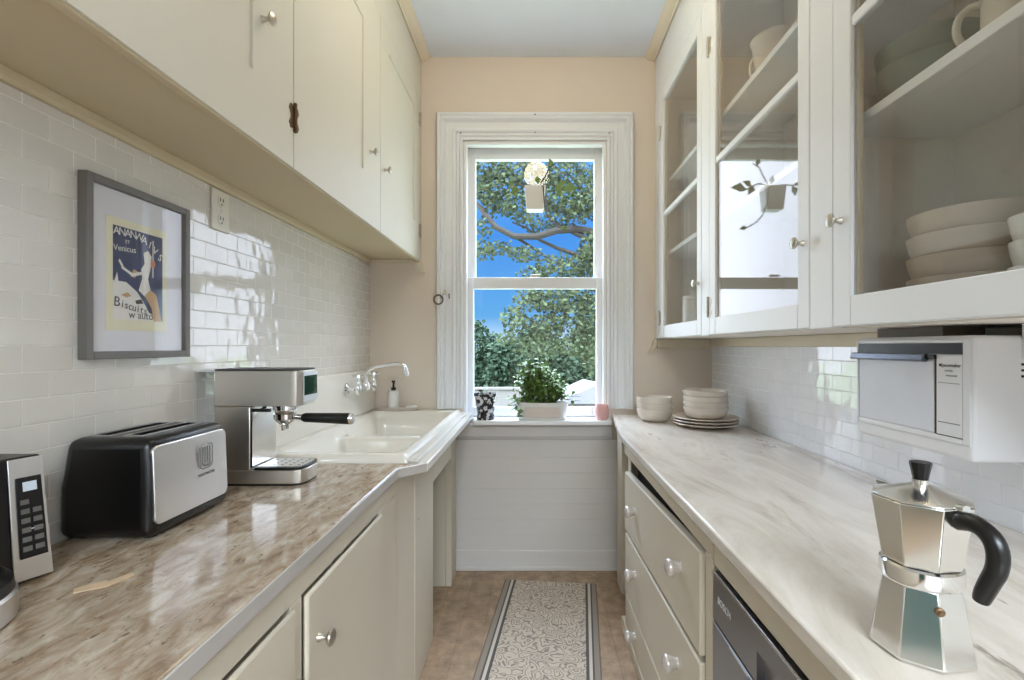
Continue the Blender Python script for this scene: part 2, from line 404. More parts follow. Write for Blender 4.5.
# ------------------------------------------------------------------ the room
struct(MB().box(XL-.1, XR+.1, REAR-.1, D+.2, -.08, 0).build('floor', 'floor'))
struct(MB().box(XL-.1, XR+.1, REAR-.1, D+.2, CEIL, CEIL+.1).build('ceiling', 'ceiling'))
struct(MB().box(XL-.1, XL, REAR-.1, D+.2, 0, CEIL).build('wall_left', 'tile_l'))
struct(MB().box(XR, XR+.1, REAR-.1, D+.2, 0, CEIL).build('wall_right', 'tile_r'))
OX = .42; OZ0, OZ1 = .85, 2.50
w = MB().box(XL, -OX, D, D+.2, 0, CEIL).box(OX, XR, D, D+.2, 0, CEIL).box(-OX, OX, D, D+.2, 0, OZ0).box(-OX, OX, D, D+.2, OZ1, CEIL)
struct(w.build('wall_back', 'wall'))
# wall behind the camera: a teal door added for reflections, a wide opening passing fill light
w = MB().box(XL, -.96, REAR-.1, REAR, 0, CEIL).box(-.36, -.28, REAR-.1, REAR, 0, CEIL).box(-.96, -.36, REAR-.1, REAR, 2.1, CEIL).box(-.28, XR, REAR-.1, REAR, 2.36, CEIL)
struct(w.build('wall_front', 'wall'))
dd = struct(MB().box(-.955, -.365, REAR-.07, REAR-.03, .005, 2.095).build('added_teal_door', 'teal', bevel=.003))
for z0, z1 in ((.2, .95), (1.1, 1.95)): MB().box(-.86, -.46, REAR-.0295, REAR-.02, z0, z1).build('panel', 'teal', dd, bevel=.006)
# unseen next room's shell, added to hold and bounce the fill lamp
NR = -5.2
struct(MB().box(-2.2, 2.4, NR-.1, REAR-.101, -.08, 0).build('floor', 'floor'))
struct(MB().box(-2.2, 2.4, NR-.1, REAR-.101, CEIL, CEIL+.1).build('ceiling', 'ceiling'))
w = MB().box(-2.3, -2.2, NR, REAR-.101, 0, CEIL).box(2.4, 2.5, NR, REAR-.101, 0, CEIL).box(-2.2, XL-.101, REAR-.2, REAR-.101, 0, CEIL).box(XR+.101, 2.4, REAR-.2, REAR-.101, 0, CEIL)
struct(w.build('wall_side', 'ceiling'))
struct(MB().box(-2.3, 2.5, NR-.1, NR, 0, CEIL).build('wall_rear', 'rear'))
# white panelling below the window
mb = MB()
zs = [.11, .20, .29, .38, .47, .56, .65, .755]
for a, b in zip(zs, zs[1:]): mb.box(-.60, .50, D-.016, D-.001, a+.0001, b-.0001)
struct(mb.build('trim_1', 'board', bevel=.0007, seg=1))
struct(MB().box(-.60, .50, D-.024, D-.001, .0, .112).box(-.60, .50, D-.04, D-.0245, 0, .024).build('baseboard_back', 'board', bevel=.004))
struct(MB().box(-.455, .448, D-.036, D-.001, .772, .846).box(-.455, .448, D-.022, D-.001, .757, .7715).build('trim_2', 'board', bevel=.004))
# crown mouldings above the cabinets
def crown(x, s, name):
    pr = [(x, 2.958), (x+s*.006, 2.955), (x+s*.012, 2.962), (x+s*.03, 2.966), (x+s*.048, 2.978), (x+s*.055, 2.987), (x, 2.987)]
    return struct(MB().prism(pr, 'xz', -.4, D-.002).build(name, 'crown'))
crown(-.664, 1, 'trim_3'); crown(.698, -1, 'trim_4')
# ledge strips under the wall cabinets
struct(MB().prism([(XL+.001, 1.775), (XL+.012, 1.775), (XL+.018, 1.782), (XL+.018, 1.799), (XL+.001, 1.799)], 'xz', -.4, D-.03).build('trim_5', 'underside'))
mb = MB().prism([(-.72, 1.799), (-.665, 1.799), (-.655, 1.77), (-.642, 1.722), (-.652, 1.716), (-.676, 1.735), (-.69, 1.768)], 'xz', D-.028, D-.001)
mb.box(-.945, -.721, D-.02, D-.001, 1.782, 1.799)
struct(mb.build('trim_6', 'crown'))
struct(MB().box(.71, XR-.022, D-.03, D-.001, 1.285, 1.339).prism([(.66, 1.255), (.68, 1.27), (.709, 1.30), (.709, 1.339), (.69, 1.339), (.676, 1.29)], 'xz', D-.03, D-.001).build('trim_7', 'frame_in', bevel=.003))
struct(MB().box(XR-.02, XR-.001, .2, D-.001, 1.295, 1.339).build('trim_8', 'frame_in', bevel=.003))

# ------------------------------------------------------------------ window
win = bpy.data.objects.new('window_1', None); COL.objects.link(win); struct(win); W['window_1'] = Vector()
# casing: flat band with stepped back-band, mitred look built from nested frames
def ring(mb, xo, xi, z0, zo, zi, y0, y1):
    mb.box(-xo, -xi, y0, y1, z0, zo).box(xi, xo, y0, y1, z0, zo).box(-xi, xi, y0, y1, zi, zo)
def casing(mb, prof, x, z0, z1):
    """prof: (outward distance from the opening edge, projection from the wall) swept up, across and down with mitres"""
    rows = []
    for d, p in prof:
        y = D-.001-p
        rows.append([mb.bm.verts.new(c) for c in ((-x-d, y, z0), (-x-d, y, z1+d), (x+d, y, z1+d), (x+d, y, z0))])
    n = len(rows)
    for i in range(n):
        a, b = rows[i], rows[(i+1) % n]
        for k in range(3): mb.bm.faces.new((a[k], a[k+1], b[k+1], b[k]))
    mb.bm.faces.new([r[0] for r in rows]); mb.bm.faces.new([r[3] for r in rows][::-1])
mb = MB()
casing(mb, [(0, 0), (0, .010), (.004, .016), (.014, .018), (.018, .010), (.022, .020), (.028, .027), (.036, .027), (.044, .014), (.050, .012), (.074, .012), (.080, .010), (.084, .018), (.090, .032), (.097, .042), (.103, .046), (.107, .038), (.111, .044), (.122, .045), (.127, .040), (.127, 0)], .44, .934, 2.520)
mb.build('frame', 'white', win, sharp=50)
mb = MB()
ring(mb, .4385, .4205, .934, 2.519, 2.501, D-.012, D-.001)
ring(mb, .4195, .400, .90, 2.499, 2.478, D+.006, D+.055)
ring(mb, .4195, .398, .90, 2.499, 2.472, D+.14, D+.18)
mb.build('stop_moulding', 'white', win, bevel=.003)
mb = MB().box(-.352, .437, D-.095, D-.0005, .848, .875).box(-.4195, .4195, D, D+.19, .8505, .8749)
mb.build('sill', 'white', win, bevel=.006)
# upper sash (outer), lower sash (inner)
def sash(x, y0, y1, z0, z1, st, top, bot, name, gname):
    mb = MB().box(-x, -x+st, y0, y1, z0, z1).box(x-st, x, y0, y1, z0, z1).box(-x+st, x-st, y0, y1, z1-top, z1).box(-x+st, x-st, y0, y1, z0, z0+bot)
    s = mb.build(name, 'white', win, bevel=.004)
    ym = (y0+y1)/2
    MB().box(-x+st, x-st, ym-.002, ym+.002, z0+bot, z1-top).build(gname, 'glass', s)
sash(.4185, D+.100, D+.138, 1.655, 2.498, .059, .070, .035, 'sash', 'pane')
sash(.4185, D+.058, D+.098, .876, 1.708, .051, .068, .058, 'sash', 'pane')
MB().box(-.03, .03, D+.035, D+.056, 1.709, 1.722).build('sash_lock', 'nickel', win, bevel=.003)
for px, pz in ((0, 2.63), (0, 2.534), (-.43, 2.53), (.43, 2.53)):
    MB().lathe([(0, 0), (.004, 0), (.004, .004), (0, .006)], 8, RYN, (px, D-.043 if pz > 2.6 else D-.028, pz)).build('screw_eye', 'rust', win)

# ------------------------------------------------------------------ knobs and hinges
def knob(parent, x, y, z, s, R=.016, L=.032, mat='nickel'):
    """mushroom knob on a face looking to s*X"""
    pr = [(0, 0), (R*.55, 0), (R*.5, L*.1), (R*.33, L*.25), (R*.33, L*.5), (R*.7, L*.62), (R, L*.76), (R*.96, L*.87), (R*.6, L*.97), (0, L)]
    return MB().lathe(pr, 20, RX if s > 0 else RNX, (x, y, z)).build('knob', mat, parent)
def bulb_knob(parent, x, y, z, s, R=.022, L=.036, mat='knobm'):
    pr = [(0, 0), (R*.62, 0), (R*.60, L*.10), (R*.66, L*.24), (R*.80, L*.42), (R*.95, L*.58), (R, L*.70), (R*.95, L*.82), (R*.78, L*.92), (R*.45, L*.985), (0, L)]
    return MB().lathe(pr, 24, RX if s > 0 else RNX, (x, y, z)).build('knob', mat, parent)
def hinge(parent, x, y, z, s, mat='rust'):
    """butterfly surface hinge: two leaves, barrel with ball tips"""
    t = s*.0025
    mb = MB()
    for k in (-1, 1):
        mb.prism([(y+k*.002, z-.028), (y+k*.018, z-.034), (y+k*.026, z-.02), (y+k*.017, z-.006), (y+k*.017, z+.006), (y+k*.026, z+.02), (y+k*.018, z+.034), (y+k*.002, z+.028)], 'yz', x, x+t)
    mb.tube([(x+s*.005, y, z-.03), (x+s*.005, y, z+.03)], .0048, 10)
    for k in (-1, 1): mb.lathe([(0, -.007), (.005, -.003), (.005, .003), (0, .007)], 10, None, (x+s*.005, y, z+k*.036))
    return mb.build('hinge', mat, parent)

# ------------------------------------------------------------------ left wall cabinet run
lc = thing('wall_cabinet', 'cream painted wall cabinet run with solid panelled doors above the tiled splashback', 'cabinet', (-.81, 1.2, 1.785))
FXL = -.665
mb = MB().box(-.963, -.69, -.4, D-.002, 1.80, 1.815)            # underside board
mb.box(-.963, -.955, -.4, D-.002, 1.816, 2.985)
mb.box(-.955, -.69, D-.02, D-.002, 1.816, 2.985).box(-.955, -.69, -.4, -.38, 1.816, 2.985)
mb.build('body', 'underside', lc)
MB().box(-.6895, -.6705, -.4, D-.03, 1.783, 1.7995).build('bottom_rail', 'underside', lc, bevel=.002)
YD = [(.42, 1.331), (1.336, 2.080), (2.085, 2.79)]
mb = MB().box(-.689, FXL, -.4, D-.002, 2.722, 2.985)
mb.box(-.689, FXL, -.4, .418, 1.8032, 2.7218).box(-.689, FXL, 2.792, D-.002, 1.8032, 2.7218)
mb.build('face_frame', 'cream', lc, bevel=.002)
PAN = [((.62, 1.141), (1.951, 2.59)), ((1.53, 1.877), (1.985, 2.575)), ((2.20, 2.672), (1.99, 2.627))]
KN = [(1.18, 2.095), (1.951, 2.08), (2.139, 2.075)]
HG = [[], [], [(2.793, 2.605), (2.793, 1.962)]]
for i, ((y0, y1), ((a, b), (c, d))) in enumerate(zip(YD, PAN)):
    z0, z1 = 1.788, 2.72
    mb = MB().box(-.687, FXL, y0, a, z0, z1).box(-.687, FXL, b, y1, z0, z1).box(-.687, FXL, a, b, z0, c).box(-.687, FXL, a, b, d, z1)
    for v_ in mb.bm.verts: v_.co.x = min(v_.co.x, FXL)
    dr = mb.build('door', 'cream', lc)
    mb = MB().prism([(a, c), (b, c), (b, d), (a, d)], 'yz', -.684, FXL-.006)
    mb.build('panel', 'cream', dr)
    knob(dr, FXL, *KN[i], 1)
    for hy, hz in HG[i]: hinge(dr, FXL, hy, hz, 1, 'nickel')
    if i == 1: hinge(dr, FXL, 1.3335, 1.926, 1); hinge(dr, FXL, 1.3335, 2.60, 1)

# ------------------------------------------------------------------ right wall cabinet run with glazed doors
rc = thing('wall_cabinet', 'off-white wall cabinet run with three glazed doors over the pale marble counter', 'cabinet', (.87, 1.5, 1.34))
FXR = .70
mb = MB().box(1.02, 1.034, .2, D-.002, 1.34, 2.985)
mb.box(.727, 1.019, .2, D-.002, 1.34, 1.362).box(.727, 1.019, .2, D-.002, 2.73, 2.75)
mb.box(.727, 1.019, D-.02, D-.003, 1.363, 2.729).box(.727, 1.019, .2, .218, 1.363, 2.729)
mb.build('body', 'inside', rc)
for y in (1.983, 1.177): MB().box(.727, 1.019, y, y+.018, 1.363, 2.729).build('partition', 'inside', rc)
DR = [(2.040, 2.708), (1.236, 1.945), (.43, 1.138)]
mb = MB()
for a, b in ((2.710, D-.002), (1.947, 2.038), (1.140, 1.234), (.2, .428)): mb.box(FXR+.001, .726, a, b, 1.341, 2.716)
mb.box(FXR+.001, .726, .2, D-.002, 2.7165, 2.985)
mb.build('face_frame', 'cupboard', rc, bevel=.002)
KR = [(2.068, 1.565), (1.263, 1.566), (1.108, 1.585)]
HR = [(2.712, (2.49, 1.455)), (1.947, (2.50, 1.455)), (.428, (2.5, 1.455))]
ST = .055
for i, (y0, y1) in enumerate(DR):
    z0, z1 = 1.343, 2.714
    mb = MB().box(FXR, .724, y0, y0+ST, z0, z1).box(FXR, .724, y1-ST-.008, y1, z0, z1)
    mb.box(FXR, .724, y0+ST, y1-ST-.008, z0, 1.41).box(FXR, .724, y0+ST, y1-ST-.008, 2.642, z1)
    dr = mb.build('door', 'cupboard', rc, bevel=.003)
    g0, g1 = y0+ST, y1-ST-.008
    MB().box(FXR+.002, .722, g0, g1, 2.008, 2.032).build('muntin', 'cupboard', dr, bevel=.004)
    for (a, b) in ((1.411, 2.0075), (2.0325, 2.641)):   # thin inner beads beside each light, their tan putting in the reveals' shade
        for u in (g1-.01, g0+.0005): MB().box(.714, .723, u, u+.0095, a, b).build('inner_bead', 'frame_in', dr)
    for (a, b) in ((1.41, 2.008), (2.032, 2.642)):
        MB().box(.709, .7125, g0, g1, a, b).build('pane', 'cglass', dr)
    knob(dr, FXR, *KR[i], -1)
    for hz in HR[i][1]: hinge(dr, FXR, HR[i][0], hz, -1, 'nickel')
for (a, b) in ((.22, 1.176), (1.196, 1.982), (2.002, D-.022)):
    for z in (1.802, 2.200):
        MB().box(.74, 1.019, a, b, z, z+.022).build('shelf', 'cupboard', rc, bevel=.002)

# ------------------------------------------------------------------ left base cabinets, counter, sink
bc = thing('base_cabinet', 'cream base cabinet with lipped doors under the brown granite counter', 'cabinet', (-.70, .65, 0))
mb = MB().box(-.963, -.473, -.4, 1.583, .09, .871).box(-.963, -.50, -.4, 1.583, 0, .0895)
mb.build('body', 'base_paint', bc)
mb = MB().box(-.4725, -.455, -.4, 1.583, .812, .871).box(-.4725, -.455, 1.41, 1.583, .09, .8115).box(-.4725, -.455, .90, .945, .09, .8115).box(-.4725, -.455, -.4, .43, .09, .8115).box(-.4725, -.455, .43, .90, .09, .13).box(-.4725, -.455, .945, 1.41, .09, .13)
mb.build('face_frame', 'base_paint', bc, bevel=.002)
for (a, b), k in zip(((.435, .900), (.945, 1.412)), ((.84, .70), (.99, .702))):
    mb = MB().prism([(a, .125), (b, .125), (b, .81), (a, .81)], 'yz', -.4545, -.443)
    dr = mb.build('door', 'base_paint', bc, bevel=.006)
    knob(dr, -.443, k[0], k[1], 1, .017, .034)

sb = thing('sink_base_cabinet', 'cream open-fronted sink stand beneath the white porcelain sink', 'cabinet', (-.60, 2.3, 0))
MB().prism([(-.468, 1.600), (-.452, 1.8145), (-.468, 1.8145), (-.479, 1.600)], 'xy', 0, .871).build('side_panel', 'base_paint', sb, bevel=.002)
MB().box(-.4815, -.45, 1.815, 2.14, 0, .871).build('stile', 'base_paint', sb, bevel=.003)
MB().box(-.4815, -.45, 2.1405, 2.6, .695, .871).build('apron', 'base_paint', sb, bevel=.003)
MB().box(-.60, -.4825, 2.61, 2.76, .0, .705).box(-.482, -.45, 2.61, 2.76, .0, .871).box(-.96, -.601, 2.63, 2.65, 0, .70).build('post', 'base_paint', sb, bevel=.003)
MB().lathe([(0, 0), (.003, 0), (0, .003)], 8, RX, (-.45, 1.87, .63)).build('screw_head', 'rust', sb)

ctl = thing('countertop', 'polished brown granite countertop running under the toaster to the sink', 'countertop', (-.70, .6, .873))
ct = MB().prism([(-.962, -.4), (-.4435, -.4), (-.4435, 1.557), (-.372, 1.632), (-.962, 1.632)], 'xy', .873, CT)
MB().prism([(-.4434, -.4), (-.4390, -.4), (-.4390, 1.555), (-.3635, 1.632), (-.3715, 1.632), (-.4434, 1.5575)], 'xy', .8732, CT-.0002).build('front_edge', 'edge', ctl, bevel=.0015)
ct.build('slab', 'granite', ctl, bevel=.005)
MB().box(-.427, -.362, 1.6325, D-.002, .873, CT).prism([(-.427, CT+.0002), (-.392, CT+.0002), (-.396, CT+.008), (-.402, CT+.012), (-.427, CT+.012)], 'xz', 1.6325, D-.002).build('sink_ledge', 'ledge', ctl, bevel=.004)

# porcelain sink: a height field with one wide recess and two basins in it
sk = thing('sink', 'white porcelain double-basin sink with tall splashback at the window end', 'sink', (-.68, 2.23, .80))
def rrect(x, y, x0, x1, y0, y1, r):
    cx, cy = (x0+x1)/2, (y0+y1)/2; hx, hy = (x1-x0)/2-r, (y1-y0)/2-r
    dx, dy = abs(x-cx)-hx, abs(y-cy)-hy
    return math.hypot(max(dx, 0), max(dy, 0)) + min(max(dx, dy), 0) - r
def sst(e0, e1, v):
    t = max(0, min(1, (v-e0)/(e1-e0))); return t*t*(3-2*t)
X0, X1, Y0, Y1 = -.961, -.4295, 1.634, D-.004
nx, ny = 66, 140
mb = MB(); g = []
RIM = .930
for j in range(ny+1):
    row = []
    for i in range(nx+1):
        x = X0+(X1-X0)*i/nx; y = Y0+(Y1-Y0)*j/ny
        z = RIM
        z -= .045*(1-sst(-.014, .012, rrect(x, y, -.895, -.475, 1.69, 2.735, .05)))
        for (a, b) in ((1.715, 2.185), (2.245, 2.71)):
            z -= .15*(1-sst(-.03, .012, rrect(x, y, -.875, -.492, a, b, .05)))
        e = min(x-X0, X1-x, y-Y0)
        z -= .022*(1-sst(0, .018, e))**2
        row.append(mb.bm.verts.new((x, y, z)))
    g.append(row)
for j in range(ny):
    for i in range(nx): mb.bm.faces.new((g[j][i], g[j][i+1], g[j+1][i+1], g[j+1][i]))
edge = [g[0][i] for i in range(nx+1)] + [g[j][nx] for j in range(1, ny+1)] + [g[ny][i] for i in range(nx-1, -1, -1)] + [g[j][0] for j in range(ny-1, 0, -1)]
low = [mb.bm.verts.new((v.co.x, v.co.y, .874)) for v in edge]
for k in range(len(edge)):
    k2 = (k+1) % len(edge); mb.bm.faces.new((edge[k], low[k], low[k2], edge[k2]))
mb.build('basin', 'porcelain', sk, sharp=70)
MB().box(-.963, -.932, 1.645, D-.005, .925, 1.168).build('splashback', 'porcelain', sk, bevel=.012, seg=3)
for y in (1.95, 2.48):
    MB().lathe([(0, 0), (.03, 0), (.032, .004), (.02, .005), (0, .003)], 20, None, (-.70, y, .736)).build('drain', 'chrome', sk)

# wall-mounted bridge faucet
fa = thing('faucet', 'chrome wall-mounted bridge faucet with swan spout over the porcelain sink', 'faucet', (-.931, 2.50, 1.08))
FZ = 1.085
mb = MB()
for y in (2.385, 2.615):
    mb.lathe([(0, 0), (.032, 0), (.032, .004), (.022, .012), (.012, .016), (.011, .045)], 24, RX, (-.931, y, FZ))
    mb.lathe([(0, -.026), (.013, -.026), (.017, -.01), (.017, .012), (.012, .022), (.010, .036), (0, .036)], 18, None, (-.872, y, FZ))
mb.tube([(-.872, 2.398, FZ), (-.872, 2.602, FZ)], .0105, 14)
mb.lathe([(0, -.018), (.018, -.018), (.019, .012), (.013, .028), (.0, .030)], 18, None, (-.872, 2.50, FZ))
mb.build('bridge_body', 'chrome', fa)
for y in (2.385, 2.615):
    mb = MB().lathe([(0, 0), (.008, 0), (.008, .022), (.013, .026), (.011, .034), (0, .036)], 14, None, (-.872, y, FZ+.0365))
    for k in range(4):
        a = k*PI/2+.4; mb.tube([(-.872+.008*math.cos(a), y+.008*math.sin(a), FZ+.062), (-.872+.026*math.cos(a), y+.026*math.sin(a), FZ+.064)], [.005, .0062], 8)
    mb.build('cross_handle', 'chrome', fa)
sp = [(-.872, 2.50, FZ+.028), (-.871, 2.50, FZ+.06), (-.862, 2.50, FZ+.085), (-.838, 2.50, FZ+.100), (-.78, 2.50, FZ+.112), (-.715, 2.50, FZ+.120), (-.69, 2.50, FZ+.118), (-.672, 2.50, FZ+.104), (-.664, 2.50, FZ+.08), (-.661, 2.50, FZ+.06)]
MB().tube(sp, .0095, 14, fine=3).build('spout', 'chrome', fa)

# tray, soap dispenser, soap bar on the ledge behind the sink
tr = MB().lathe([(0, 0), (.108, 0), (.120, .006), (.126, .018), (.121, .018), (.114, .008), (0, .006)], 40, None, (0, 0, 0), 1, .33)
t = tag(tr.build('soap_tray', 'ceramic_t'), 'shallow oval soap tray on the sink ledge below the faucet', 'tray'); t.location = (-.79, 2.777, RIM+.001)
sd = thing('soap_dispenser', 'white cylinder soap dispenser with black pump standing on the oval tray', 'soap dispenser', (-.812, 2.777, RIM+.007), local=True)
MB().lathe([(0, 0), (.030, 0), (.033, .004), (.033, .096), (.028, .106), (.012, .108), (0, .108)], 28).build('bottle', 'ceramic_w', sd)
MB().lathe([(0, .1085), (.014, .1085), (.014, .122), (.006, .126), (.005, .15), (.010, .152), (.010, .162), (0, .164)], 16).tube([(0, 0, .157), (.01, -.02, .158), (.014, -.034, .152)], .0045, 8).build('pump', 'black', sd)
s = MB().box(-.034, .034, -.018, .018, 0, .02)
s = tag(s.build('soap_bar', 'ceramic_w', bevel=.009, seg=3), 'white bar of soap lying beside the pump dispenser', 'soap'); s.location = (-.706, 2.777, RIM+.009)

# ------------------------------------------------------------------ right base run
ct = MB().prism([(.381, -.4), (XR-.002, -.4), (XR-.002, D-.002), (.450, D-.002), (.446, 2.76), (.410, 2.45), (.386, 2.22), (.381, 2.10)], 'xy', .873, CT)
tag(recenter(ct.build('countertop', 'marble', bevel=.005)), 'pale veined marble countertop carrying the moka pot and stacked bowls', 'countertop')
db = thing('drawer_cabinet', 'cream drawer cabinet with three deep drawers beside the dishwasher', 'cabinet', (.72, 1.75, 0))
mb = MB().box(.44, 1.03, 1.13, 1.15, 0, .871).box(.44, 1.03, 2.22, 2.24, 0, .871).box(1.01, 1.03, 1.151, 2.219, 0, .871)
mb.build('body', 'base_paint', db)
MB().box(.47, 1.0, 1.16, 2.21, .08, .78).build('inner_boxes', 'dark', db)  # solid block coloured dark as the unlit space behind the drawers
mb = MB().box(.414, .4395, 1.127, 1.178, 0, .80).box(.414, .4395, 1.127, 2.24, .802, .871).box(.432, .4395, 2.19, 2.24, .06, .80)
mb.box(.400, .4395, 1.127, 2.24, 0, .052)
mb.build('face_frame', 'base_paint', db, bevel=.003)
DRW = [((1.185, .537), (1.185, .793), (2.175, .735), (2.175, .478)),
       ((1.185, .238), (1.185, .520), (2.165, .466), (2.165, .205)),
       ((1.185, .056), (1.185, .232), (2.160, .198), (2.160, .056))]
KNB = [((1.345, .683), (1.955, .628)), ((1.37, .400), (1.955, .372)), ((1.37, .16), (1.955, .125))]
for poly, ks in zip(DRW, KNB):
    dr = MB().prism(list(poly), 'yz', .403, .4315).build('drawer', 'base_paint', db, bevel=.005)
    for (y, z) in ks: bulb_knob(dr, .403, y, z, -1, .0245, .042)
MB().box(.452, .62, 2.53, 2.665, 0, .871).box(.621, 1.03, 2.60, 2.62, 0, .871).build('end_post', 'base_paint', db, bevel=.003)
MB().box(.640, .66, 2.245, 2.595, .0, .871).build('dark_backing', 'dark', db)  # dark board added so the gap beside the drawers reads as deep shade

dw = thing('dishwasher', 'dark stainless dishwasher front under the marble counter beside the drawers', 'dishwasher', (.7, .81, 0))
MB().box(.432, 1.0, .50, 1.118, .02, .785).build('body', 'dark', dw)
door = MB().box(.410, .4315, .502, 1.116, .10, .664).build('door', 'dsteel', dw, bevel=.003)
cp = MB().box(.410, .4315, .502, 1.116, .672, .782).build('control_panel', 'dsteel', dw, bevel=.003)
cut(cp, MB().box(.40, .4255, .70, .895, .66, .735))
MB().box(.426, .4315, .702, .893, .674, .733).build('handle_recess', 'black', dw)
MB().box(.4085, .4099, .502, 1.116, .779, .783).build('edge_strip', 'chrome', dw)
MB().box(.413, .4315, .502, 1.116, .6645, .6715).build('vent_slot', 'black', dw)
text('logo', 'BOSCH', .022, 'text_l', dw, FNX(.4097, 1.050, .722), xs=1.0)
MB().box(.4085, .4097, .93, 1.02, .6605, .6635).build('label_strip', 'text_l', dw)
# filler rail above the dishwasher
tag(recenter(MB().box(.416, .44, .40, 1.126, .79, .871).build('filler_panel', 'base_paint', bevel=.003)), 'cream filler rail between the dishwasher top and the marble counter', 'panel')

# ------------------------------------------------------------------ rug
rg = MB().box(-.25, .25, -.95, .95, 0, .007)
rg = tag(rg.build('runner_rug', 'rug', bevel=.002), 'patterned grey and beige runner rug on the floor below the window', 'rug')
a = math.radians(-5.6); rg.rotation_euler = (0, 0, a)
rg.location = (.085-.95*math.sin(-a), 2.652-.95*math.cos(a), .0008)

# ------------------------------------------------------------------ picture frame
pf = thing('picture_frame', 'grey framed poster with white mount hanging on the tiled wall', 'picture', (-.964, 1.163, 1.27))
y0, y1, z0, z1 = 1.019, 1.326, 1.269, 1.670; F = .017
mb = MB().box(-.964, -.944, y0, y0+F, z0, z1).box(-.964, -.944, y1-F, y1, z0, z1).box(-.964, -.944, y0+F, y1-F, z0, z0+F).box(-.964, -.944, y0+F, y1-F, z1-F, z1)
mb.build('frame', 'grey_frame', pf, bevel=.0015)
MB().box(-.9635, -.9565, y0+F, y1-F, z0+F, z1-F).build('mount', 'mat_board', pf)
def py_(px): return .9565*484/(535-px)
pa0, pa1, pz0, pz1 = 1.078, 1.256, 1.334, 1.592
ar = MB().box(-.9564, -.9558, pa0, pa1, pz0, pz1).build('print', 'print_paper', pf)
def q(poly, mat, k, name='print_shape'):
    x = -.9557+.00012*k
    P = [(pa0+u*(pa1-pa0), pz0+v*(pz1-pz0)) for u, v in poly]
    return MB().prism(P, 'yz', x-.0001, x).build(name, mat, ar, smooth=False)
q([(.10, .42), (.10, .93), (.92, .93), (.92, .10), (.62, .20), (.40, .36)], 'p_blue', 0)
q([(.10, .10), (.10, .44), (.30, .44), (.48, .36), (.62, .24), (.74, .10)], 'p_white', 1)
q([(.50, .38), (.56, .50), (.54, .58), (.60, .64), (.58, .74), (.66, .77), (.72, .72), (.70, .60), (.66, .50), (.70, .40), (.62, .32)], 'p_white', 2)
q([(.60, .34), (.70, .40), (.80, .36), (.84, .26), (.90, .10), (.76, .10), (.72, .22)], 'p_tan', 3)
q([(.70, .66), (.76, .70), (.79, .66), (.77, .62), (.71, .62)], 'p_orange', 3)
q([(.22, .56), (.24, .58), (.40, .53), (.55, .56), (.55, .53), (.40, .50)], 'p_white', 3)
q([(.18, .62), (.20, .64), (.26, .58), (.24, .56)], 'p_white', 3)
q([(.36, .50), (.42, .57), (.50, .55), (.44, .49)], 'p_tan', 2)
q([(.12, .44), (.16, .52), (.18, .44)], 'p_white', 3)
q([(.22, .32), (.32, .35), (.38, .32), (.30, .30)], 'p_tan', 3)
q([(.44, .28), (.54, .30), (.58, .26), (.46, .25)], 'p_ink', 3)
q([(.73, .52), (.735, .88), (.76, .88), (.755, .52)], 'ceramic_t', 2)
def ptext(s, u, v, size, mat, rot=0, xs=1):
    return text('lettering', s, size, mat, ar, FX(-.9551, pa0+u*(pa1-pa0), pz0+v*(pz1-pz0)) @ Matrix.Rotation(rot, 4, 'Z'), .0001, xs=xs)
for k, ch in enumerate('ANANWAIVS'):
    u = .15+.0875*k; ptext(ch, u, .852 - .006*max(0, k-3)**2, .026, 'p_white', -.11*max(0, k-3))
ptext('ET', .32, .79, .012, 'p_white')
ptext('Venicus', .28, .715, .020, 'p_white', .06)
for k, ch in enumerate('Biscuits'): ptext(ch, .15+(.085 if k else 0)+.062*max(0, k-1), .215 - .008*k, .032 if k == 0 else .026, 'p_ink', -.12)
ptext('w auto', .54, .115, .026, 'p_ink', -.02)
MB().box(-.9515, -.9500, y0+F, y1-F, z0+F, z1-F).build('glazing', 'glass', pf)

# electrical outlet
ou = thing('wall_outlet', 'white double outlet plate on tiles right under the cabinet ledge', 'outlet', (-.964, 1.478, 1.648))
MB().box(-.9645, -.958, 1.437, 1.519, 1.648, 1.772).build('cover_plate', 'outlet', ou, bevel=.003)
for z in (1.682, 1.738):
    so = MB().lathe([(0, 0), (.0165, 0), (.0165, .002), (0, .002)], 20, RX, (-.958, 1.478, z)).build('socket', 'outlet', ou)
    mb = MB()
    for dy in (-.0065, .0065): mb.box(-.956, -.9556, 1.478+dy-.0018, 1.478+dy+.0018, z-.001, z+.010)
    mb.box(-.956, -.9556, 1.475, 1.481, z-.011, z-.006)
    mb.build('slot', 'black', so)
MB().lathe([(0, 0), (.003, 0), (0, .0015)], 10, RX, (-.958, 1.478, 1.71)).build('screw', 'nickel', ou)

# ------------------------------------------------------------------ toaster
to = thing('toaster', 'black and steel long-slot toaster on the granite counter against the tiles', 'toaster', (-.86, 1.09, CT))
tx0, tx1, ty0, ty1, tz0, tz1 = -.9625, -.770, .970, 1.224, CT+.0045, 1.110
mb = MB()
v = {}
for iz, (z, ins) in enumerate(((tz0, 0), ((tz0+tz1)/2, .001), (tz1, .012))):
    for k, (x, y) in enumerate(((tx0+ins, ty0+ins*.6), (tx1-ins*.6, ty0+ins*.6), (tx1-ins*.6, ty1-ins*.6), (tx0+ins, ty1-ins*.6))): v[iz, k] = mb.bm.verts.new((x, y, z))
mb.bm.faces.new([v[0, k] for k in (3, 2, 1, 0)]); mb.bm.faces.new([v[2, k] for k in range(4)])
for iz in (0, 1):
    for k in range(4): mb.bm.faces.new((v[iz, k], v[iz, (k+1) % 4], v[iz+1, (k+1) % 4], v[iz+1, k]))
body = mb.build('body', 'black', to, bevel=.021, seg=5)
bpy.context.view_layer.update()
body.modifiers['bevel'].angle_limit = math.radians(50)
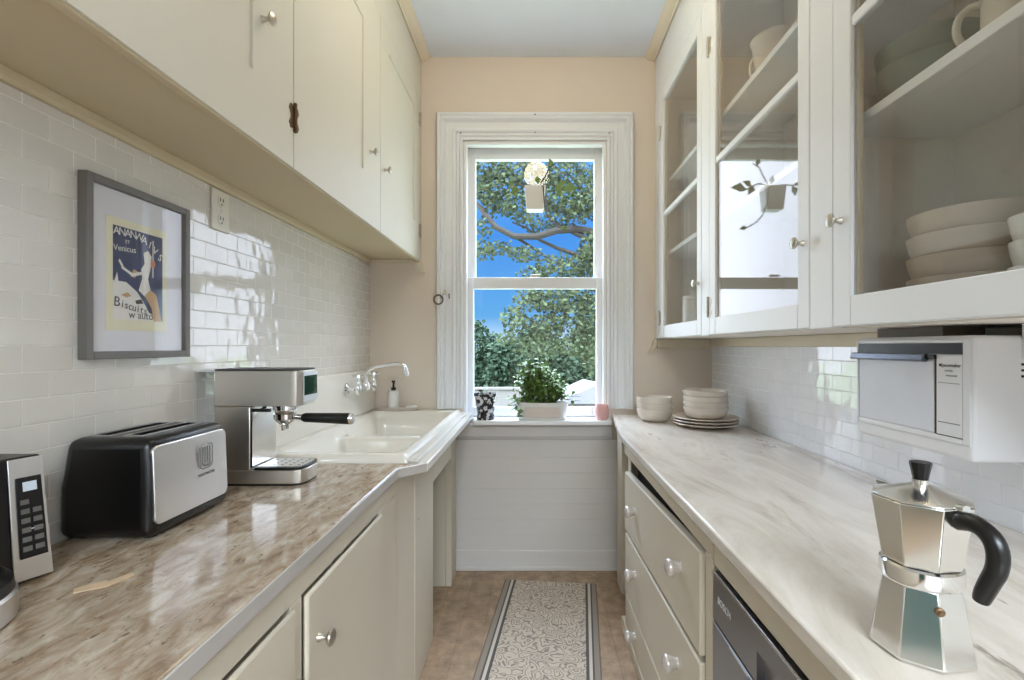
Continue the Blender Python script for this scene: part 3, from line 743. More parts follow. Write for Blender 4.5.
cut(body, MB().box(-.922, -.890, 1.012, 1.185, tz1-.09, tz1+.02).box(-.853, -.821, 1.012, 1.185, tz1-.09, tz1+.02))
for x0_ in (-.922, -.853):
    mb = MB()
    a0, a1, b0, b1 = x0_-.004, x0_+.036, 1.008, 1.189
    for bx in ((a0, a0+.003, b0, b1), (a1-.003, a1, b0, b1), (a0+.003, a1-.003, b0, b0+.003), (a0+.003, a1-.003, b1-.003, b1)): mb.box(*bx, tz1-.004, tz1+.002)
    for k in range(6): mb.tube([(x0_+.005, b0+.02+k*.028, tz1-.012), (x0_+.005, b0+.02+k*.028, tz1-.08)], .0012, 6)
    mb.build('bread_slot', 'steel_h', to)
# steel cheek with rounded corners
def rr2(a0, a1, b0, b1, r, n=6):
    P = []
    for cx, cy, s0 in ((a1-r, b0+r, -PI/2), (a1-r, b1-r, 0), (a0+r, b1-r, PI/2), (a0+r, b0+r, PI)):
        for k in range(n+1):
            t_ = s0+PI/2*k/n; P.append((cx+r*math.cos(t_), cy+r*math.sin(t_)))
    return P
ck = MB()
pl = rr2(ty0+.008, ty1-.016, tz0+.026, tz1-.016, .016)
ck.prism(pl, 'yz', tx1-.004, tx1+.0035)
for vv in ck.bm.verts: vv.co.x -= max(0, (vv.co.z-(tz0+tz1)/2))*.07
ck = ck.build('side_panel', 'steel_h', to, bevel=.002)
lg = MB()
ly, lz = 1.130, 1.040
xe = tx1+.0026
for k, hw in enumerate((.021, .0125)):
    bt_ = -.026+k*.006
    pts = [(xe, ly-hw, lz+.024), (xe, ly-hw, lz+bt_+.010), (xe, ly-hw*.85, lz+bt_+.003), (xe, ly-hw*.5, lz+bt_)]
    pts += [(xe, 2*ly-p[1], p[2]) for p in pts[::-1]]
    if k == 0: pts = [(xe, ly-hw*.3, lz+.029), (xe, ly-hw*.8, lz+.029)] + pts + [(xe, ly+hw*.8, lz+.029), (xe, ly+hw*.3, lz+.029)]
    lg.tube(pts, .0013, 6)
lg.tube([(xe, ly-.004, lz+.024), (xe, ly-.004, lz-.012), (xe, ly+.004, lz-.012), (xe, ly+.004, lz+.024)], .0013, 6)
lg.build('emblem', 'text', ck)
text('lettering', 'TOASTMASTER', .0085, 'text', ck, FX(tx1+.0032, ly, lz-.042))
for x in (tx0+.03, tx1-.03):
    for y in (ty0+.035, ty1-.035): MB().lathe([(0, 0), (.011, 0), (.012, .0055), (0, .0055)], 12, None, (x, y, CT+.0005)).build('foot', 'blackm', to)
MB().box(tx0+.075, tx1-.09, ty1+.0005, ty1+.02, 1.03, 1.045).build('lever', 'blackm', to, bevel=.004)

# ------------------------------------------------------------------ espresso machine
es = thing('espresso_machine', 'slim stainless espresso machine with portafilter handle pointing to the sink', 'espresso machine', (-.80, 1.42, CT))
ey0, ey1 = 1.362, 1.488; eb = -.903
MB().prism([(eb, ey0), (-.685, ey0), (-.663, ey0+.01), (-.655, ey0+.035), (-.655, ey1-.035), (-.663, ey1-.01), (-.685, ey1), (eb, ey1)], 'xy', CT+.006, .947).build('base', 'steel', es, bevel=.002)
MB().prism([(eb, ey0+.003), (-.687, ey0+.003), (-.665, ey0+.013), (-.658, ey0+.036), (-.658, ey1-.036), (-.665, ey1-.013), (-.687, ey1-.003), (eb, ey1-.003)], 'xy', CT+.0005, CT+.0058).build('foot', 'black', es)
dt = MB().prism([(-.792, ey0+.001), (-.686, ey0+.001), (-.664, ey0+.011), (-.656, ey0+.036), (-.656, ey1-.036), (-.664, ey1-.011), (-.686, ey1-.001), (-.792, ey1-.001)], 'xy', .9475, .955).build('drip_tray', 'black', es, bevel=.002)
gt = MB()
gt.prism([(-.789, ey0+.012), (-.69, ey0+.012), (-.668, ey0+.02), (-.664, ey0+.04), (-.664, ey1-.04), (-.668, ey1-.02), (-.69, ey1-.012), (-.789, ey1-.012)], 'xy', .9555, .9565)
gr = gt.build('grate', 'steel_h', dt)
mb = MB()
for i in range(5):
    for j in range(4): mb.lathe([(0, 0), (.0045, 0), (0, .0003)], 10, None, (-.775+i*.024, ey0+.03+j*.022, .9567))
mb.build('drain_hole', 'black', gr)
MB().box(eb, -.802, ey0, ey1, .9475, 1.1265).build('column', 'steel', es, bevel=.003)
MB().box(-.8018, -.796, ey0+.001, ey1-.001, .956, 1.126).build('column_front', 'alu', es)
MB().prism([(eb, ey0), (-.690, ey0), (-.674, ey0+.006), (-.667, ey0+.022), (-.665, ey0+.03), (-.665, ey1-.03), (-.667, ey1-.022), (-.674, ey1-.006), (-.690, ey1), (eb, ey1)], 'xy', 1.1275, 1.228).build('head', 'steel', es, bevel=.002)
MB().prism([(eb, ey0+.002), (-.690, ey0+.002), (-.670, ey0+.012), (-.667, ey0+.03), (-.667, ey1-.03), (-.670, ey1-.012), (-.690, ey1-.002), (eb, ey1-.002)], 'xy', 1.2283, 1.2325).build('top_lid', 'blackm', es)
fp = MB().box(-.6648, -.6625, ey0+.026, ey1-.014, 1.137, 1.222).build('front_panel', 'appl_door', es, bevel=.002)
MB().box(-.6624, -.6615, ey0+.028, ey1-.018, 1.156, 1.212).build('display', 'screen', fp)
MB().box(-.960, eb-.001, ey0+.008, ey1-.008, 1.05, 1.224).build('water_tank', 'tank', es, bevel=.006)
MB().box(-.961, eb-.001, ey0+.004, ey1-.004, 1.2245, 1.2315).build('tank_lid', 'appl', es, bevel=.002)
MB().box(-.955, eb-.001, ey0+.012, ey1-.012, .912, 1.049).build('tank_cradle', 'steel', es)
gx, gy = -.735, 1.425
MB().lathe([(0, 1.100), (.027, 1.100), (.030, 1.108), (.034, 1.112), (.034, 1.127), (0, 1.127)], 28, None, (gx, gy, 0)).build('group_head', 'chrome', es)
pfl = MB().lathe([(0, 1.068), (.014, 1.068), (.024, 1.076), (.031, 1.084), (.032, 1.0995), (0, 1.0995)], 28, None, (gx, gy, 0))
for dy in (-.012, .012): pfl.tube([(gx, gy+dy*.3, 1.070), (gx, gy+dy, 1.064), (gx, gy+dy, 1.052)], [.006, .006, .0045], 10)
pfl.tube([(gx+.028, gy, 1.090), (gx+.055, gy, 1.088)], .009, 12)
po = pfl.build('portafilter', 'chrome', es)
MB().tube([(gx+.05, gy, 1.088), (gx+.058, gy, 1.0875), (gx+.12, gy, 1.086), (gx+.19, gy, 1.084)], [.010, .0135, .0150, .0170], 18).build('handle', 'blackm', po)
MB().tube([(gx+.1905, gy, 1.084), (gx+.199, gy, 1.0838)], [.0170, .0150], 18).build('end_cap', 'chrome', po)
MB().tube([(-.79, ey0-.008, 1.118), (-.74, ey0-.008, 1.118)], .005, 10).tube([(-.77, ey0-.008, 1.118), (-.77, ey0+.02, 1.124)], .004, 8).build('steam_knob', 'black', es)

# ------------------------------------------------------------------ drip coffee maker at the left edge
cm = thing('coffee_maker', 'black and silver drip coffee maker with keypad beside the toaster', 'coffee maker', (-.88, .74, CT))
tw = MB()
P0 = [(-.958, .770), (-.856, .770), (-.856, .795), (-.837, .840), (-.958, .840)]
PT = [(-.958, .770), (-.868, .770), (-.868, .795), (-.856, .838), (-.958, .838)]
lo = [tw.bm.verts.new((x, y, CT+.002)) for x, y in P0]; hi = [tw.bm.verts.new((x, y, 1.112)) for x, y in PT]
tw.bm.faces.new(lo[::-1]); tw.bm.faces.new(hi)
for k in range(5): tw.bm.faces.new((lo[k], lo[(k+1) % 5], hi[(k+1) % 5], hi[k]))
tw.build('tower', 'black', cm, bevel=.003)
def pan(u, v, off):
    """point on the slanted control face: u along it (0 near..1 far), v height 0..1"""
    a = Vector((-.856+.019*u, .795+.045*u, CT+.002)); b = Vector((-.868+.012*u, .795+.043*u, 1.112))
    n = Vector((.045, -.019, .012)).normalized()
    return a.lerp(b, v) + n*off
def slab(mb, u0, u1, v0, v1, o0, o1):
    A = [pan(u0, v0, o0), pan(u1, v0, o0), pan(u1, v1, o0), pan(u0, v1, o0)]; B = [pan(u0, v0, o1), pan(u1, v0, o1), pan(u1, v1, o1), pan(u0, v1, o1)]
    a = [mb.bm.verts.new(p) for p in A]; b = [mb.bm.verts.new(p) for p in B]
    mb.bm.faces.new(a[::-1]); mb.bm.faces.new(b)
    for k in range(4): mb.bm.faces.new((a[k], a[(k+1) % 4], b[(k+1) % 4], b[k]))
mb = MB(); slab(mb, -.02, 1.0, .01, .985, .0005, .004); fpn = mb.build('control_panel', 'steel_h', cm, bevel=.001)
mb = MB(); slab(mb, .16, .90, .18, .83, .0042, .006); kp = mb.build('keypad', 'black', fpn, bevel=.002)
for r in range(6):
    for c in range(2):
        if r == 5 and c: continue
        mb = MB(); u = .24+.33*c; slab(mb, u, u+.24, .235+r*.075, .275+r*.075, .0062, .0072); mb.build('button', 'grey_frame', fpn)
mb = MB(); slab(mb, .34, .74, .715, .79, .0062, .0068); mb.build('display', 'lit', fpn)
mb = MB(); slab(mb, .24, .82, .405, .413, .0062, .0070); mb.build('divider_line', 'text_l', fpn)
bs = MB().lathe([(0, 0), (.108, 0), (.112, .004), (.112, .036), (.108, .040), (0, .040)], 48, None, (-.846, .640, CT+.001), 1, 1)
bs.build('base', 'steel', cm)
MB().lathe([(0, 0), (.109, 0), (.107, .014), (.098, .022), (0, .022)], 48, None, (-.846, .640, CT+.0415)).build('warming_plate', 'black', cm)
MB().lathe([(0, 0), (.066, 0), (.088, .03), (.092, .06), (.080, .11), (.070, .13)], 40, None, (-.850, .638, CT+.0645)).build('carafe', 'tank', cm)
MB().lathe([(.070, 0), (.073, 0), (.073, .02), (.03, .028), (0, .028)], 40, None, (-.850, .638, CT+.195)).build('carafe_lid', 'black', cm)

# small torn scrap on the counter
mb = MB()
P = [(-.735, .770), (-.700, .792), (-.688, .832), (-.698, .838), (-.712, .806), (-.718, .812), (-.745, .782)]
mb.prism([(x, y) for x, y in P], 'xy', CT+.0006, CT+.003)
sc_ = mb.build('paper_scrap', 'scrap'); tag(recenter(sc_), 'small torn tan scrap lying on the granite countertop', 'scrap')

# ------------------------------------------------------------------ bowls and plates
def bowl_profile(R, h, t=.003):
    out = [(0, 0), (R*.54, 0), (R*.57, .004), (R*.76, h*.14), (R*.885, h*.35), (R*.95, h*.62), (R*.99, h*.9), (R, h)]
    inn = [(R-t*.6, h+.001), (R*.99-t, h*.9), (R*.95-t, h*.63), (R*.885-t, h*.37), (R*.74-t, h*.19), (R*.48, .010), (0, .008)]
    return out + inn
def plate_profile(R):
    return [(0, 0), (R*.6, 0), (R*.63, .003), (R*.95, .016), (R, .019), (R*.985, .022), (R*.93, .020), (R*.6, .008), (0, .007)]
def stack(mb, name, mat, c, dz, labels, cat, group, wob=.0015):
    o = None
    for i, lab in enumerate(labels):
        p = (c[0]+(0 if i == 0 else random.uniform(-wob, wob)), c[1]+(0 if i == 0 else random.uniform(-wob, wob)), c[2]+i*dz)
        if o is None: o = mb.build(name, mat); b = o
        else: b = o.copy(); COL.objects.link(b)
        b.location = p; tag(b, lab, cat, group)
        b.data.materials[0] = M[mat]
    return o
stack(MB().lathe(bowl_profile(.094, .066), 44), 'bowl', 'ceramic', (.632, 2.56, CT+.001), .030,
      ['bottom cream bowl of the stack of three beside the window casing', 'middle cream bowl of the stack of three beside the window casing', 'top cream bowl of the stack of three beside the window casing'], 'bowl', 'cream bowls stacked near the window', .0005)
stack(MB().lathe(plate_profile(.155), 56), 'plate', 'ceramic_t', (.838, 2.38, CT+.001), .0145,
      ['lowest stoneware plate of the three stacked on the marble counter', 'middle stoneware plate of the three stacked on the marble counter', 'topmost stoneware plate, directly under the bowls on the marble counter'], 'plate', 'stoneware plates under the bowls', 0)
stack(MB().lathe(bowl_profile(.107, .060), 44), 'bowl', 'ceramic', (.838, 2.38, CT+.0385), .0265,
      ['bottom cream bowl resting on the stack of plates', 'second cream bowl up on the stack of plates', 'third cream bowl up on the stack of plates', 'top cream bowl of the four standing on plates'], 'bowl', 'cream bowls on the plates', .0005)
# inside the cupboard, nearest door
zc = 1.363
stack(MB().lathe(bowl_profile(.108, .070, .005), 48), 'bowl', 'ceramic_t', (.875, .965, zc), .043,
      ['lowest wide tan bowl behind glass on the cupboard floor', 'second wide tan bowl up in the glass cupboard stack', 'third wide tan bowl up in the glass cupboard stack', 'topmost wide tan bowl of the glass cupboard stack'], 'bowl', 'wide tan bowls in the cupboard', .001)
stack(MB().lathe(bowl_profile(.075, .066, .004), 40), 'bowl', 'ceramic_w', (.86, .775, zc), .042,
      ['lowest small white bowl beside the wide tan bowls in the cupboard', 'second small white bowl up, beside the wide tan bowls', 'topmost small white bowl beside the wide tan bowls'], 'bowl', 'small white bowls in the cupboard', .0008)
zs1 = 1.825
stack(MB().lathe(bowl_profile(.098, .072, .005), 48), 'bowl', 'ceramic_g', (.850, 1.045, zs1), .045,
      ['lower sage green bowl on the cupboard shelf', 'upper sage green bowl nested on the cupboard shelf'], 'bowl', 'sage green bowls', .001)
mg = thing('mug', 'large cream mug on the cupboard shelf beside the green bowls', 'mug', (.85, .845, zs1), rotz=2.3, local=True)
MB().lathe([(0, 0), (.042, 0), (.050, .006), (.054, .05), (.055, .112), (.052, .112), (.050, .05), (.044, .010), (0, .008)], 36).build('cup', 'ceramic', mg)
MB().tube([(.050, 0, .095), (.068, 0, .098), (.083, 0, .085), (.087, 0, .062), (.080, 0, .038), (.066, 0, .024), (.050, 0, .022)], .0068, 12, fine=4).build('handle', 'ceramic', mg)
cp_ = MB().lathe([(0, 0), (.018, 0), (.021, .004), (.021, .055), (.019, .055), (.018, .006), (0, .005)], 28).build('tumbler', 'ceramic_t')
tag(cp_, 'small tan tumbler on the shelf at the far side of the green bowls', 'tumbler'); cp_.location = (.79, 1.145, zs1)
# upper shelf of the middle door
zs2 = 2.223
pt = thing('pitcher', 'white wide-mouthed pitcher on the high shelf behind the middle glazed door', 'pitcher', (.825, 1.66, zs2), rotz=2.0, local=True)
MB().lathe([(0, 0), (.055, 0), (.060, .005), (.066, .05), (.076, .12), (.080, .125), (.076, .125), (.070, .11), (.060, .05), (.05, .01), (0, .008)], 36).build('vessel', 'ceramic', pt)
MB().tube([(.068, 0, .105), (.092, 0, .108), (.104, 0, .085), (.098, 0, .05), (.064, 0, .03)], .0065, 12, fine=4).build('handle', 'ceramic', pt)
jr = thing('canister', 'salmon coloured canister on the high shelf behind the middle glazed door', 'canister', (.83, 1.385, zs2), local=True)
MB().lathe([(0, 0), (.052, 0), (.056, .005), (.056, .14), (.05, .146), (0, .146)], 32).build('jar', 'salmon', jr)
MB().lathe([(0, 0), (.053, 0), (.053, .012), (.016, .018), (.014, .03), (0, .032)], 32, None, (0, 0, .147)).build('lid', 'ceramic', jr)
# far door: white canister and small tan jar
cn = thing('canister', 'tall white canister at the cupboard bottom behind the far glazed door', 'canister', (.80, 2.46, zc), local=True)
MB().lathe([(0, 0), (.046, 0), (.049, .004), (.049, .165), (.044, .172), (0, .172)], 32).build('jar', 'ceramic_w', cn)
MB().lathe([(0, 0), (.046, 0), (.046, .014), (.010, .018), (.010, .03), (0, .032)], 32, None, (0, 0, .1725)).build('lid', 'ceramic_w', cn)
jb = MB().lathe([(0, 0), (.034, 0), (.038, .006), (.038, .045), (.026, .058), (.026, .066), (0, .066)], 28).build('jar', 'ceramic_t')
tag(jb, 'small squat tan jar beside the tall white canister', 'jar'); jb.location = (.79, 2.62, zc)

# ------------------------------------------------------------------ under-cabinet appliance
ap = thing('toaster_oven', 'white under-cabinet toaster oven mounted below the glazed cupboards', 'toaster oven', (.90, 1.05, 1.08))
ax, ay0, ay1, az0, az1 = .800, .888, 1.206, 1.082, 1.318
mb = MB().box(ax+.003, 1.012, ay0, ay1, az0, az1)
bd = mb.build('housing', 'appl', ap, bevel=.009, seg=3)
fr = MB().box(ax, ax+.0036, ay0+.002, ay0+.018, az0+.03, az1-.006).box(ax, ax+.0036, ay1-.008, ay1-.001, az0+.03, az1-.006).box(ax, ax+.0036, ay0+.018, ay1-.008, az1-.014, az1-.006).box(ax, ax+.0036, ay0+.018, ay1-.008, az0+.03, az0+.04)
fr.build('front_frame', 'appl', ap, bevel=.003)
yc = .968
MB().box(ax+.0005, ax+.0122, yc+.004, ay1-.010, az0+.042, az1-.048).build('door', 'appl_door', ap, bevel=.003)
MB().box(ax+.0015, ax+.0031, ay0+.019, ay1-.009, az1-.036, az1-.0145).build('vent_slot', 'black', ap)
MB().prism([(ax-.012, az1-.050), (ax-.003, az1-.053), (ax+.006, az1-.050), (ax+.006, az1-.036), (ax-.008, az1-.036)], 'xz', yc+.02, ay1+.008).build('handle', 'hgrey', ap, bevel=.002)
MB().box(ax-.004, ax+.006, yc-.002, yc+.0195, az1-.046, az1-.037).build('latch', 'black', ap)
cpn = MB().box(ax+.001, ax+.0122, ay0+.0195, yc-.002, az0+.042, az1-.0375).build('control_panel', 'appl', ap, bevel=.001)
MB().box(ax+.0018, ax+.0034, yc-.0015, yc+.0035, az0+.041, az1-.0375).box(ax+.0018, ax+.0034, ay0+.0195, yc-.0015, az0+.0402, az0+.0418).build('gap_line', 'gap', ap)
mid = (ay0+.0195+yc-.002)/2
MB().box(ax+.0004, ax+.0012, yc-.014, yc-.009, az1-.060, az1-.055).build('logo_square', 'p_ink', cpn)
text('lettering', 'Spacemaker', .0098, 'p_ink', cpn, FNX(ax+.0006, mid-.004, az1-.0605), .0002, xs=.95)
text('lettering', 'OPTIMA', .005, 'text', cpn, FNX(ax+.0006, mid, az1-.070), .0002)
text('lettering', 'horizontal', .006, 'text', cpn, FNX(ax+.0006, mid-.006, az1-.079), .0002)
MB().box(ax+.0004, ax+.0012, ay0+.024, yc-.006, az1-.0925, az1-.0915).box(ax+.0004, ax+.0012, ay0+.024, yc-.006, az0+.066, az0+.0675).build('rule_line', 'text', cpn)
mb = MB()
for k in range(3): mb.box(.892, .915, ay0-.0006, ay0+.004, 1.262-.011*k, 1.2665-.011*k)
mb.build('side_vent', 'black', bd)
MB().box(.842, .93, 1.00, 1.19, az1+.0003, 1.339).build('mounting_bracket', 'bracket', ap)
MB().box(.893, .99, ay0-.006, ay0-.0008, 1.275, 1.339).build('side_bracket', 'appl', ap)

# ------------------------------------------------------------------ moka pot
mk = thing('moka_pot', 'faceted aluminium stovetop moka pot with black handle on the marble counter', 'coffee pot', (.505, .634, CT+.0008), local=True)
def octo(mb, levels, rot=0.0, n=8, cap0=True, cap1=True):
    rings = []
    for r, z in levels: rings.append([mb.bm.verts.new((r*math.cos(2*PI*(k+.5)/n+rot), r*math.sin(2*PI*(k+.5)/n+rot), z)) for k in range(n)])
    for a, b in zip(rings, rings[1:]):
        for k in range(n): mb.bm.faces.new((a[k], a[(k+1) % n], b[(k+1) % n], b[k]))
    if cap0: mb.bm.faces.new(rings[0][::-1])
    if cap1: mb.bm.faces.new(rings[-1])
    return mb
mk.scale = (.965, .965, .965)
va = math.atan2(.632, .511)                     # direction camera -> pot
rt = Vector((math.sin(va), -math.cos(va), 0)); tw_ = Vector((-math.cos(va), -math.sin(va), 0))
hd = (rt*.72+tw_*.69).normalized(); ha = math.atan2(hd.y, hd.x)
R8 = ha
octo(MB(), [(.0575, 0), (.0605, .004), (.0450, .094)], R8).build('boiler', 'alu', mk, bevel=.0015)
MB().lathe([(0, .0945), (.0455, .0945), (.0465, .097), (.0465, .116), (.0440, .1185), (0, .1185)], 48).build('collar', 'chrome', mk)
up = octo(MB(), [(.0445, .1190), (.0470, .126), (.0585, .204)], R8)
sa = ha+PI
sv = Vector((math.cos(sa), math.sin(sa), 0)); sn_ = Vector((-sv.y, sv.x, 0))
A = sv*.048; 
p1 = sv*.053+sn_*.016; p2 = sv*.053-sn_*.016
v1 = [up.bm.verts.new((p.x, p.y, z)) for p, z in ((p1, .2045), (p2, .2045), (sv*.075, .2075), (sv*.050, .150))]
up.bm.faces.new((v1[0], v1[2], v1[3])); up.bm.faces.new((v1[2], v1[1], v1[3])); up.bm.faces.new((v1[0], v1[1], v1[2])); up.bm.faces.new((v1[1], v1[0], v1[3]))
up.build('upper_chamber', 'alu', mk, bevel=.0012)
octo(MB(), [(.0575, .2045), (.0578, .2065), (.012, .2215)], R8).build('lid', 'alu', mk, bevel=.001)
MB().lathe([(0, .2216), (.0095, .2216), (.0095, .228), (0, .228)], 24).build('knob_base', 'alu', mk)
MB().lathe([(0, .2283), (.0088, .2283), (.0105, .238), (.0128, .249), (.0122, .2515), (0, .2515)], 10).build('knob', 'black', mk)
h3 = lambda r, z: tuple(hd*r + Vector((0, 0, z)))
mb = MB().tube([h3(.050, .188), h3(.060, .192), h3(.070, .193), h3(.082, .190), h3(.093, .181), h3(.098, .166), h3(.096, .148), h3(.089, .131), h3(.082, .114), h3(.079, .104)], [.0105, .0115, .0110, .0105, .0110, .0112, .0110, .0105, .0100, .0085], 14, fine=3)
mb.build('handle', 'black', mk)
mb = MB().tube([h3(.05, .205), h3(.062, .206)], .006, 10); mb.build('hinge', 'alu', mk)
vd = (rt*.40+tw_*.92).normalized()
MB().lathe([(0, 0), (.0055, 0), (.0055, .005), (.003, .006), (.003, .009), (0, .009)], 14, Matrix.Rotation(math.atan2(vd.y, vd.x), 4, 'Z') @ RX, tuple(vd*.0455+Vector((0, 0, .073)))).build('safety_valve', 'rust', mk)

# ------------------------------------------------------------------ window sill items
def pot_profile(): return [(0, 0), (.050, 0), (.052, .01), (.050, .024), (.047, .03), (.062, .132), (.068, .134), (.069, .150), (.064, .150), (.060, .128), (.046, .03), (0, .028)]
fp_ = thing('flower_pot', 'black and white floral flower pot on the window sill', 'flower pot', (-.285, 2.795, .8755), local=True)
MB().lathe(pot_profile(), 36).build('pot', 'floral', fp_)
MB().lathe([(0, .13), (.0595, .13)], 24).build('soil', 'soil', fp_)
random.seed(3)
mb = MB()
for k in range(5):
    a = random.uniform(0, 2*PI); mb.tube([(.02*math.cos(a), .02*math.sin(a), .13), (.035*math.cos(a), .03*math.sin(a), .165)], .0015, 5)
    for j in range(3): mb.leaf((.035*math.cos(a), .03*math.sin(a), .16), (math.cos(a+j), math.sin(a+j)*.6, .4), (0, 0, 1), .028, .018)
mb.build('sprout', 'leaf_d', fp_)
pl_ = thing('potted_plant', 'bushy green plant in a white oval planter on the sill', 'plant', (.040, 2.795, .8755), local=True)
MB().lathe([(0, 0), (.135, 0), (.142, .006), (.150, .09), (.152, .100), (.146, .100), (.138, .012), (0, .010)], 48, None, (0, 0, 0), 1, .40).build('planter', 'ceramic_w', pl_)
MB().lathe([(0, .088), (.145, .088)], 40, None, (0, 0, 0), 1, .39).build('soil', 'soil', pl_)
MB().prism(rr2(-.10, .10, .02, .075, .01), 'xz', -.0612, -.0605).build('front_label', 'label', pl_)
mb = MB(); ms = MB()
random.seed(11)
for k in range(150):
    bx = random.uniform(-.11, .10); a = random.uniform(-PI, PI)
    env = 1-((bx+.03)/.15)**2
    tip = Vector((bx*1.15+random.gauss(0, .03), random.uniform(-.07, .05), .10+max(.02, env)*random.uniform(.06, .27)))
    if k < 12: tip = Vector((-.13-random.uniform(0, .07), random.uniform(-.06, .0), random.uniform(.02, .12)))
    if 12 <= k < 22: tip = Vector((.10+random.uniform(0, .12), random.uniform(-.06, .02), random.uniform(.10, .15)))
    b = Vector((bx*.8, random.uniform(-.03, .03), .088)); m_ = b.lerp(tip, .5)+Vector((0, 0, .03))
    ms.tube([b, m_, tip], .0013, 5)
    for j in range(8):
        p = m_.lerp(tip, random.uniform(0, 1.0)) if j < 5 else b.lerp(m_, random.uniform(.2, 1)); d = Vector((random.gauss(0, 1), random.gauss(-.3, .8), random.gauss(.2, .6)))
        mb.leaf(p, d, (random.gauss(0, .3), random.gauss(-.4, .3), 1), random.uniform(.024, .042), random.uniform(.018, .030))
ms.build('stem', 'stem', pl_); mb.build('foliage', 'leaf', pl_, normals=False)
mu = thing('mug', 'small pink and white mug beside the window casing on the sill', 'mug', (.385, 2.785, .8755), rotz=2.9, local=True)
MB().lathe([(0, 0), (.030, 0), (.036, .008), (.040, .04), (.037, .084), (.034, .084), (.036, .04), (.028, .01), (0, .008)], 32).build('cup', 'pink', mu)
MB().tube([(.036, 0, .07), (.052, 0, .070), (.058, 0, .05), (.05, 0, .028), (.037, 0, .024)], .0045, 10, fine=4).build('handle', 'ceramic_w', mu)

# window-mounted planter with a vine (stuck to the upper pane)
hp = thing('window_planter', 'small white planter stuck on the upper pane with trailing vine', 'planter', (.0, 2.895, 2.107), local=True)
mb = MB()
t0 = [(-.063, -.045), (.063, -.045), (.063, .045), (-.063, .045)]; b0 = [(-.050, -.038), (.050, -.038), (.050, .045), (-.050, .045)]
hi = [mb.bm.verts.new((x, y, .140)) for x, y in t0]; lo = [mb.bm.verts.new((x, y, .0)) for x, y in b0]
mb.bm.faces.new(hi); mb.bm.faces.new(lo[::-1])
for k in range(4): mb.bm.faces.new((lo[k], lo[(k+1) % 4], hi[(k+1) % 4], hi[k]))
box_ = mb.build('planter_box', 'ceramic_w', hp, bevel=.004)
MB().lathe([(0, 0), (.014, 0), (.008, .003), (.005, .006)], 16, Matrix.Rotation(-PI/2, 4, 'X'), (0, .0455, .08)).build('suction_cup', 'tank', hp)
ms = MB(); mb = MB()
vines = [[(.02, 0, .139), (.035, -.01, .16), (.06, -.01, .20), (.085, -.01, .255), (.125, -.01, .28)], [(.02, 0, .139), (-.02, -.012, .148), (-.07, -.015, .150), (-.12, -.01, .148)], [(0, 0, .139), (.05, -.012, .150), (.09, -.015, .158), (.13, -.015, .14), (.18, -.01, .115)],
         [(.03, -.03, .139), (.048, -.055, .13), (.056, -.052, .03), (.070, -.03, -.03), (.10, -.01, -.07), (.15, 0, -.10)]]
for v_ in vines: ms.tube(v_, .0040, 6)
for p, d, L in (((.10, -.01, .262), (-.3, 0, 1), .05), ((.02, -.02, .15), (-.2, -.1, 1), .055), ((-.11, -.015, .148), (-.3, 0, -1), .07), ((-.12, -.01, .148), (-.8, 0, .3), .045), ((.12, -.015, .145), (.5, -.2, -.8), .075), ((.16, -.01, .125), (1, -.1, .1), .10), ((.13, -.015, .14), (.9, -.2, .4), .07), ((.15, 0, -.10), (1, 0, -.2), .05)):
    mb.leaf(p, d, (.1, -1, .2), L, L*.62)
ms.build('vine', 'stem', hp); mb.build('foliage', 'leaf', hp, normals=False)

# little ring hook on the casing
rh = thing('ring_hook', 'dark ring pull with metal hook on the white window casing', 'hook', (-.535, D-.045, 1.55))
yh = D-.050
MB().lathe([(0, 0), (.012, 0), (.012, .004), (.006, .007), (0, .007)], 18, RYN, (-.520, D-.0265, 1.612)).tube([(-.520, D-.034, 1.612), (-.525, D-.044, 1.598), (-.532, D-.046, 1.592)], .003, 8).build('hook', 'nickel', rh)
mb = MB()
pts = [(-.555+.026*math.cos(2*PI*k/28), yh, 1.565+.026*math.sin(2*PI*k/28)) for k in range(29)]
mb.tube(pts, .0045, 10, caps=False); mb.build('ring', 'bracket', rh)
mb = MB().tube([(-.497, D-.034, 1.60), (-.495, D-.040, 1.585), (-.496, D-.034, 1.572)], .003, 8); mb.build('catch', 'black', rh)

# ------------------------------------------------------------------ ceiling globe lamp
cl = thing('ceiling_light', 'lit opal globe light under the ceiling, mirrored in the upper window pane', 'lamp', (.012, 1.60, CEIL-.001))
MB().lathe([(0, 0), (.075, 0), (.078, -.01), (.06, -.045), (.055, -.06), (0, -.06)], 32, None, (.012, 1.60, CEIL-.001)).build('mount', 'ceramic_w', cl)
gl = [(0, -.115)] + [(.112*math.cos(t_), .112*math.sin(t_)) for t_ in [(-80+10*k)*PI/180 for k in range(15)]] + [(.05, .105)]
MB().lathe(gl, 40, None, (.012, 1.60, CEIL-.17)).build('globe', 'globe', cl)

# ------------------------------------------------------------------ outdoors
GZ = -2.7
struct(MB().box(-60, 60, D+1.5, 90, GZ-.2, GZ).build('ground', 'ground'))
random.seed(21)
def foliage(mb, c, r, n, L, flat=1):
    for _ in range(n):
        while True:
            q_ = Vector((random.uniform(-1, 1), random.uniform(-1, 1), random.uniform(-1, 1)))
            if .25 < q_.length < 1: break
        p = Vector(c)+Vector((q_.x*r[0], q_.y*r[1], q_.z*r[2]))
        l = L*random.uniform(.6, 1.2)
        d = Vector((random.gauss(0, 1), random.gauss(0, 1), random.gauss(-.2, .6))).normalized()
        s_ = d.cross(Vector((random.gauss(0, 1), random.gauss(0, 1), random.gauss(0, 1)))).normalized()*l*.36
        mb.bm.faces.new([mb.bm.verts.new(v_) for v_ in (p, p+d*l*.5+s_, p+d*l, p+d*l*.5-s_)])
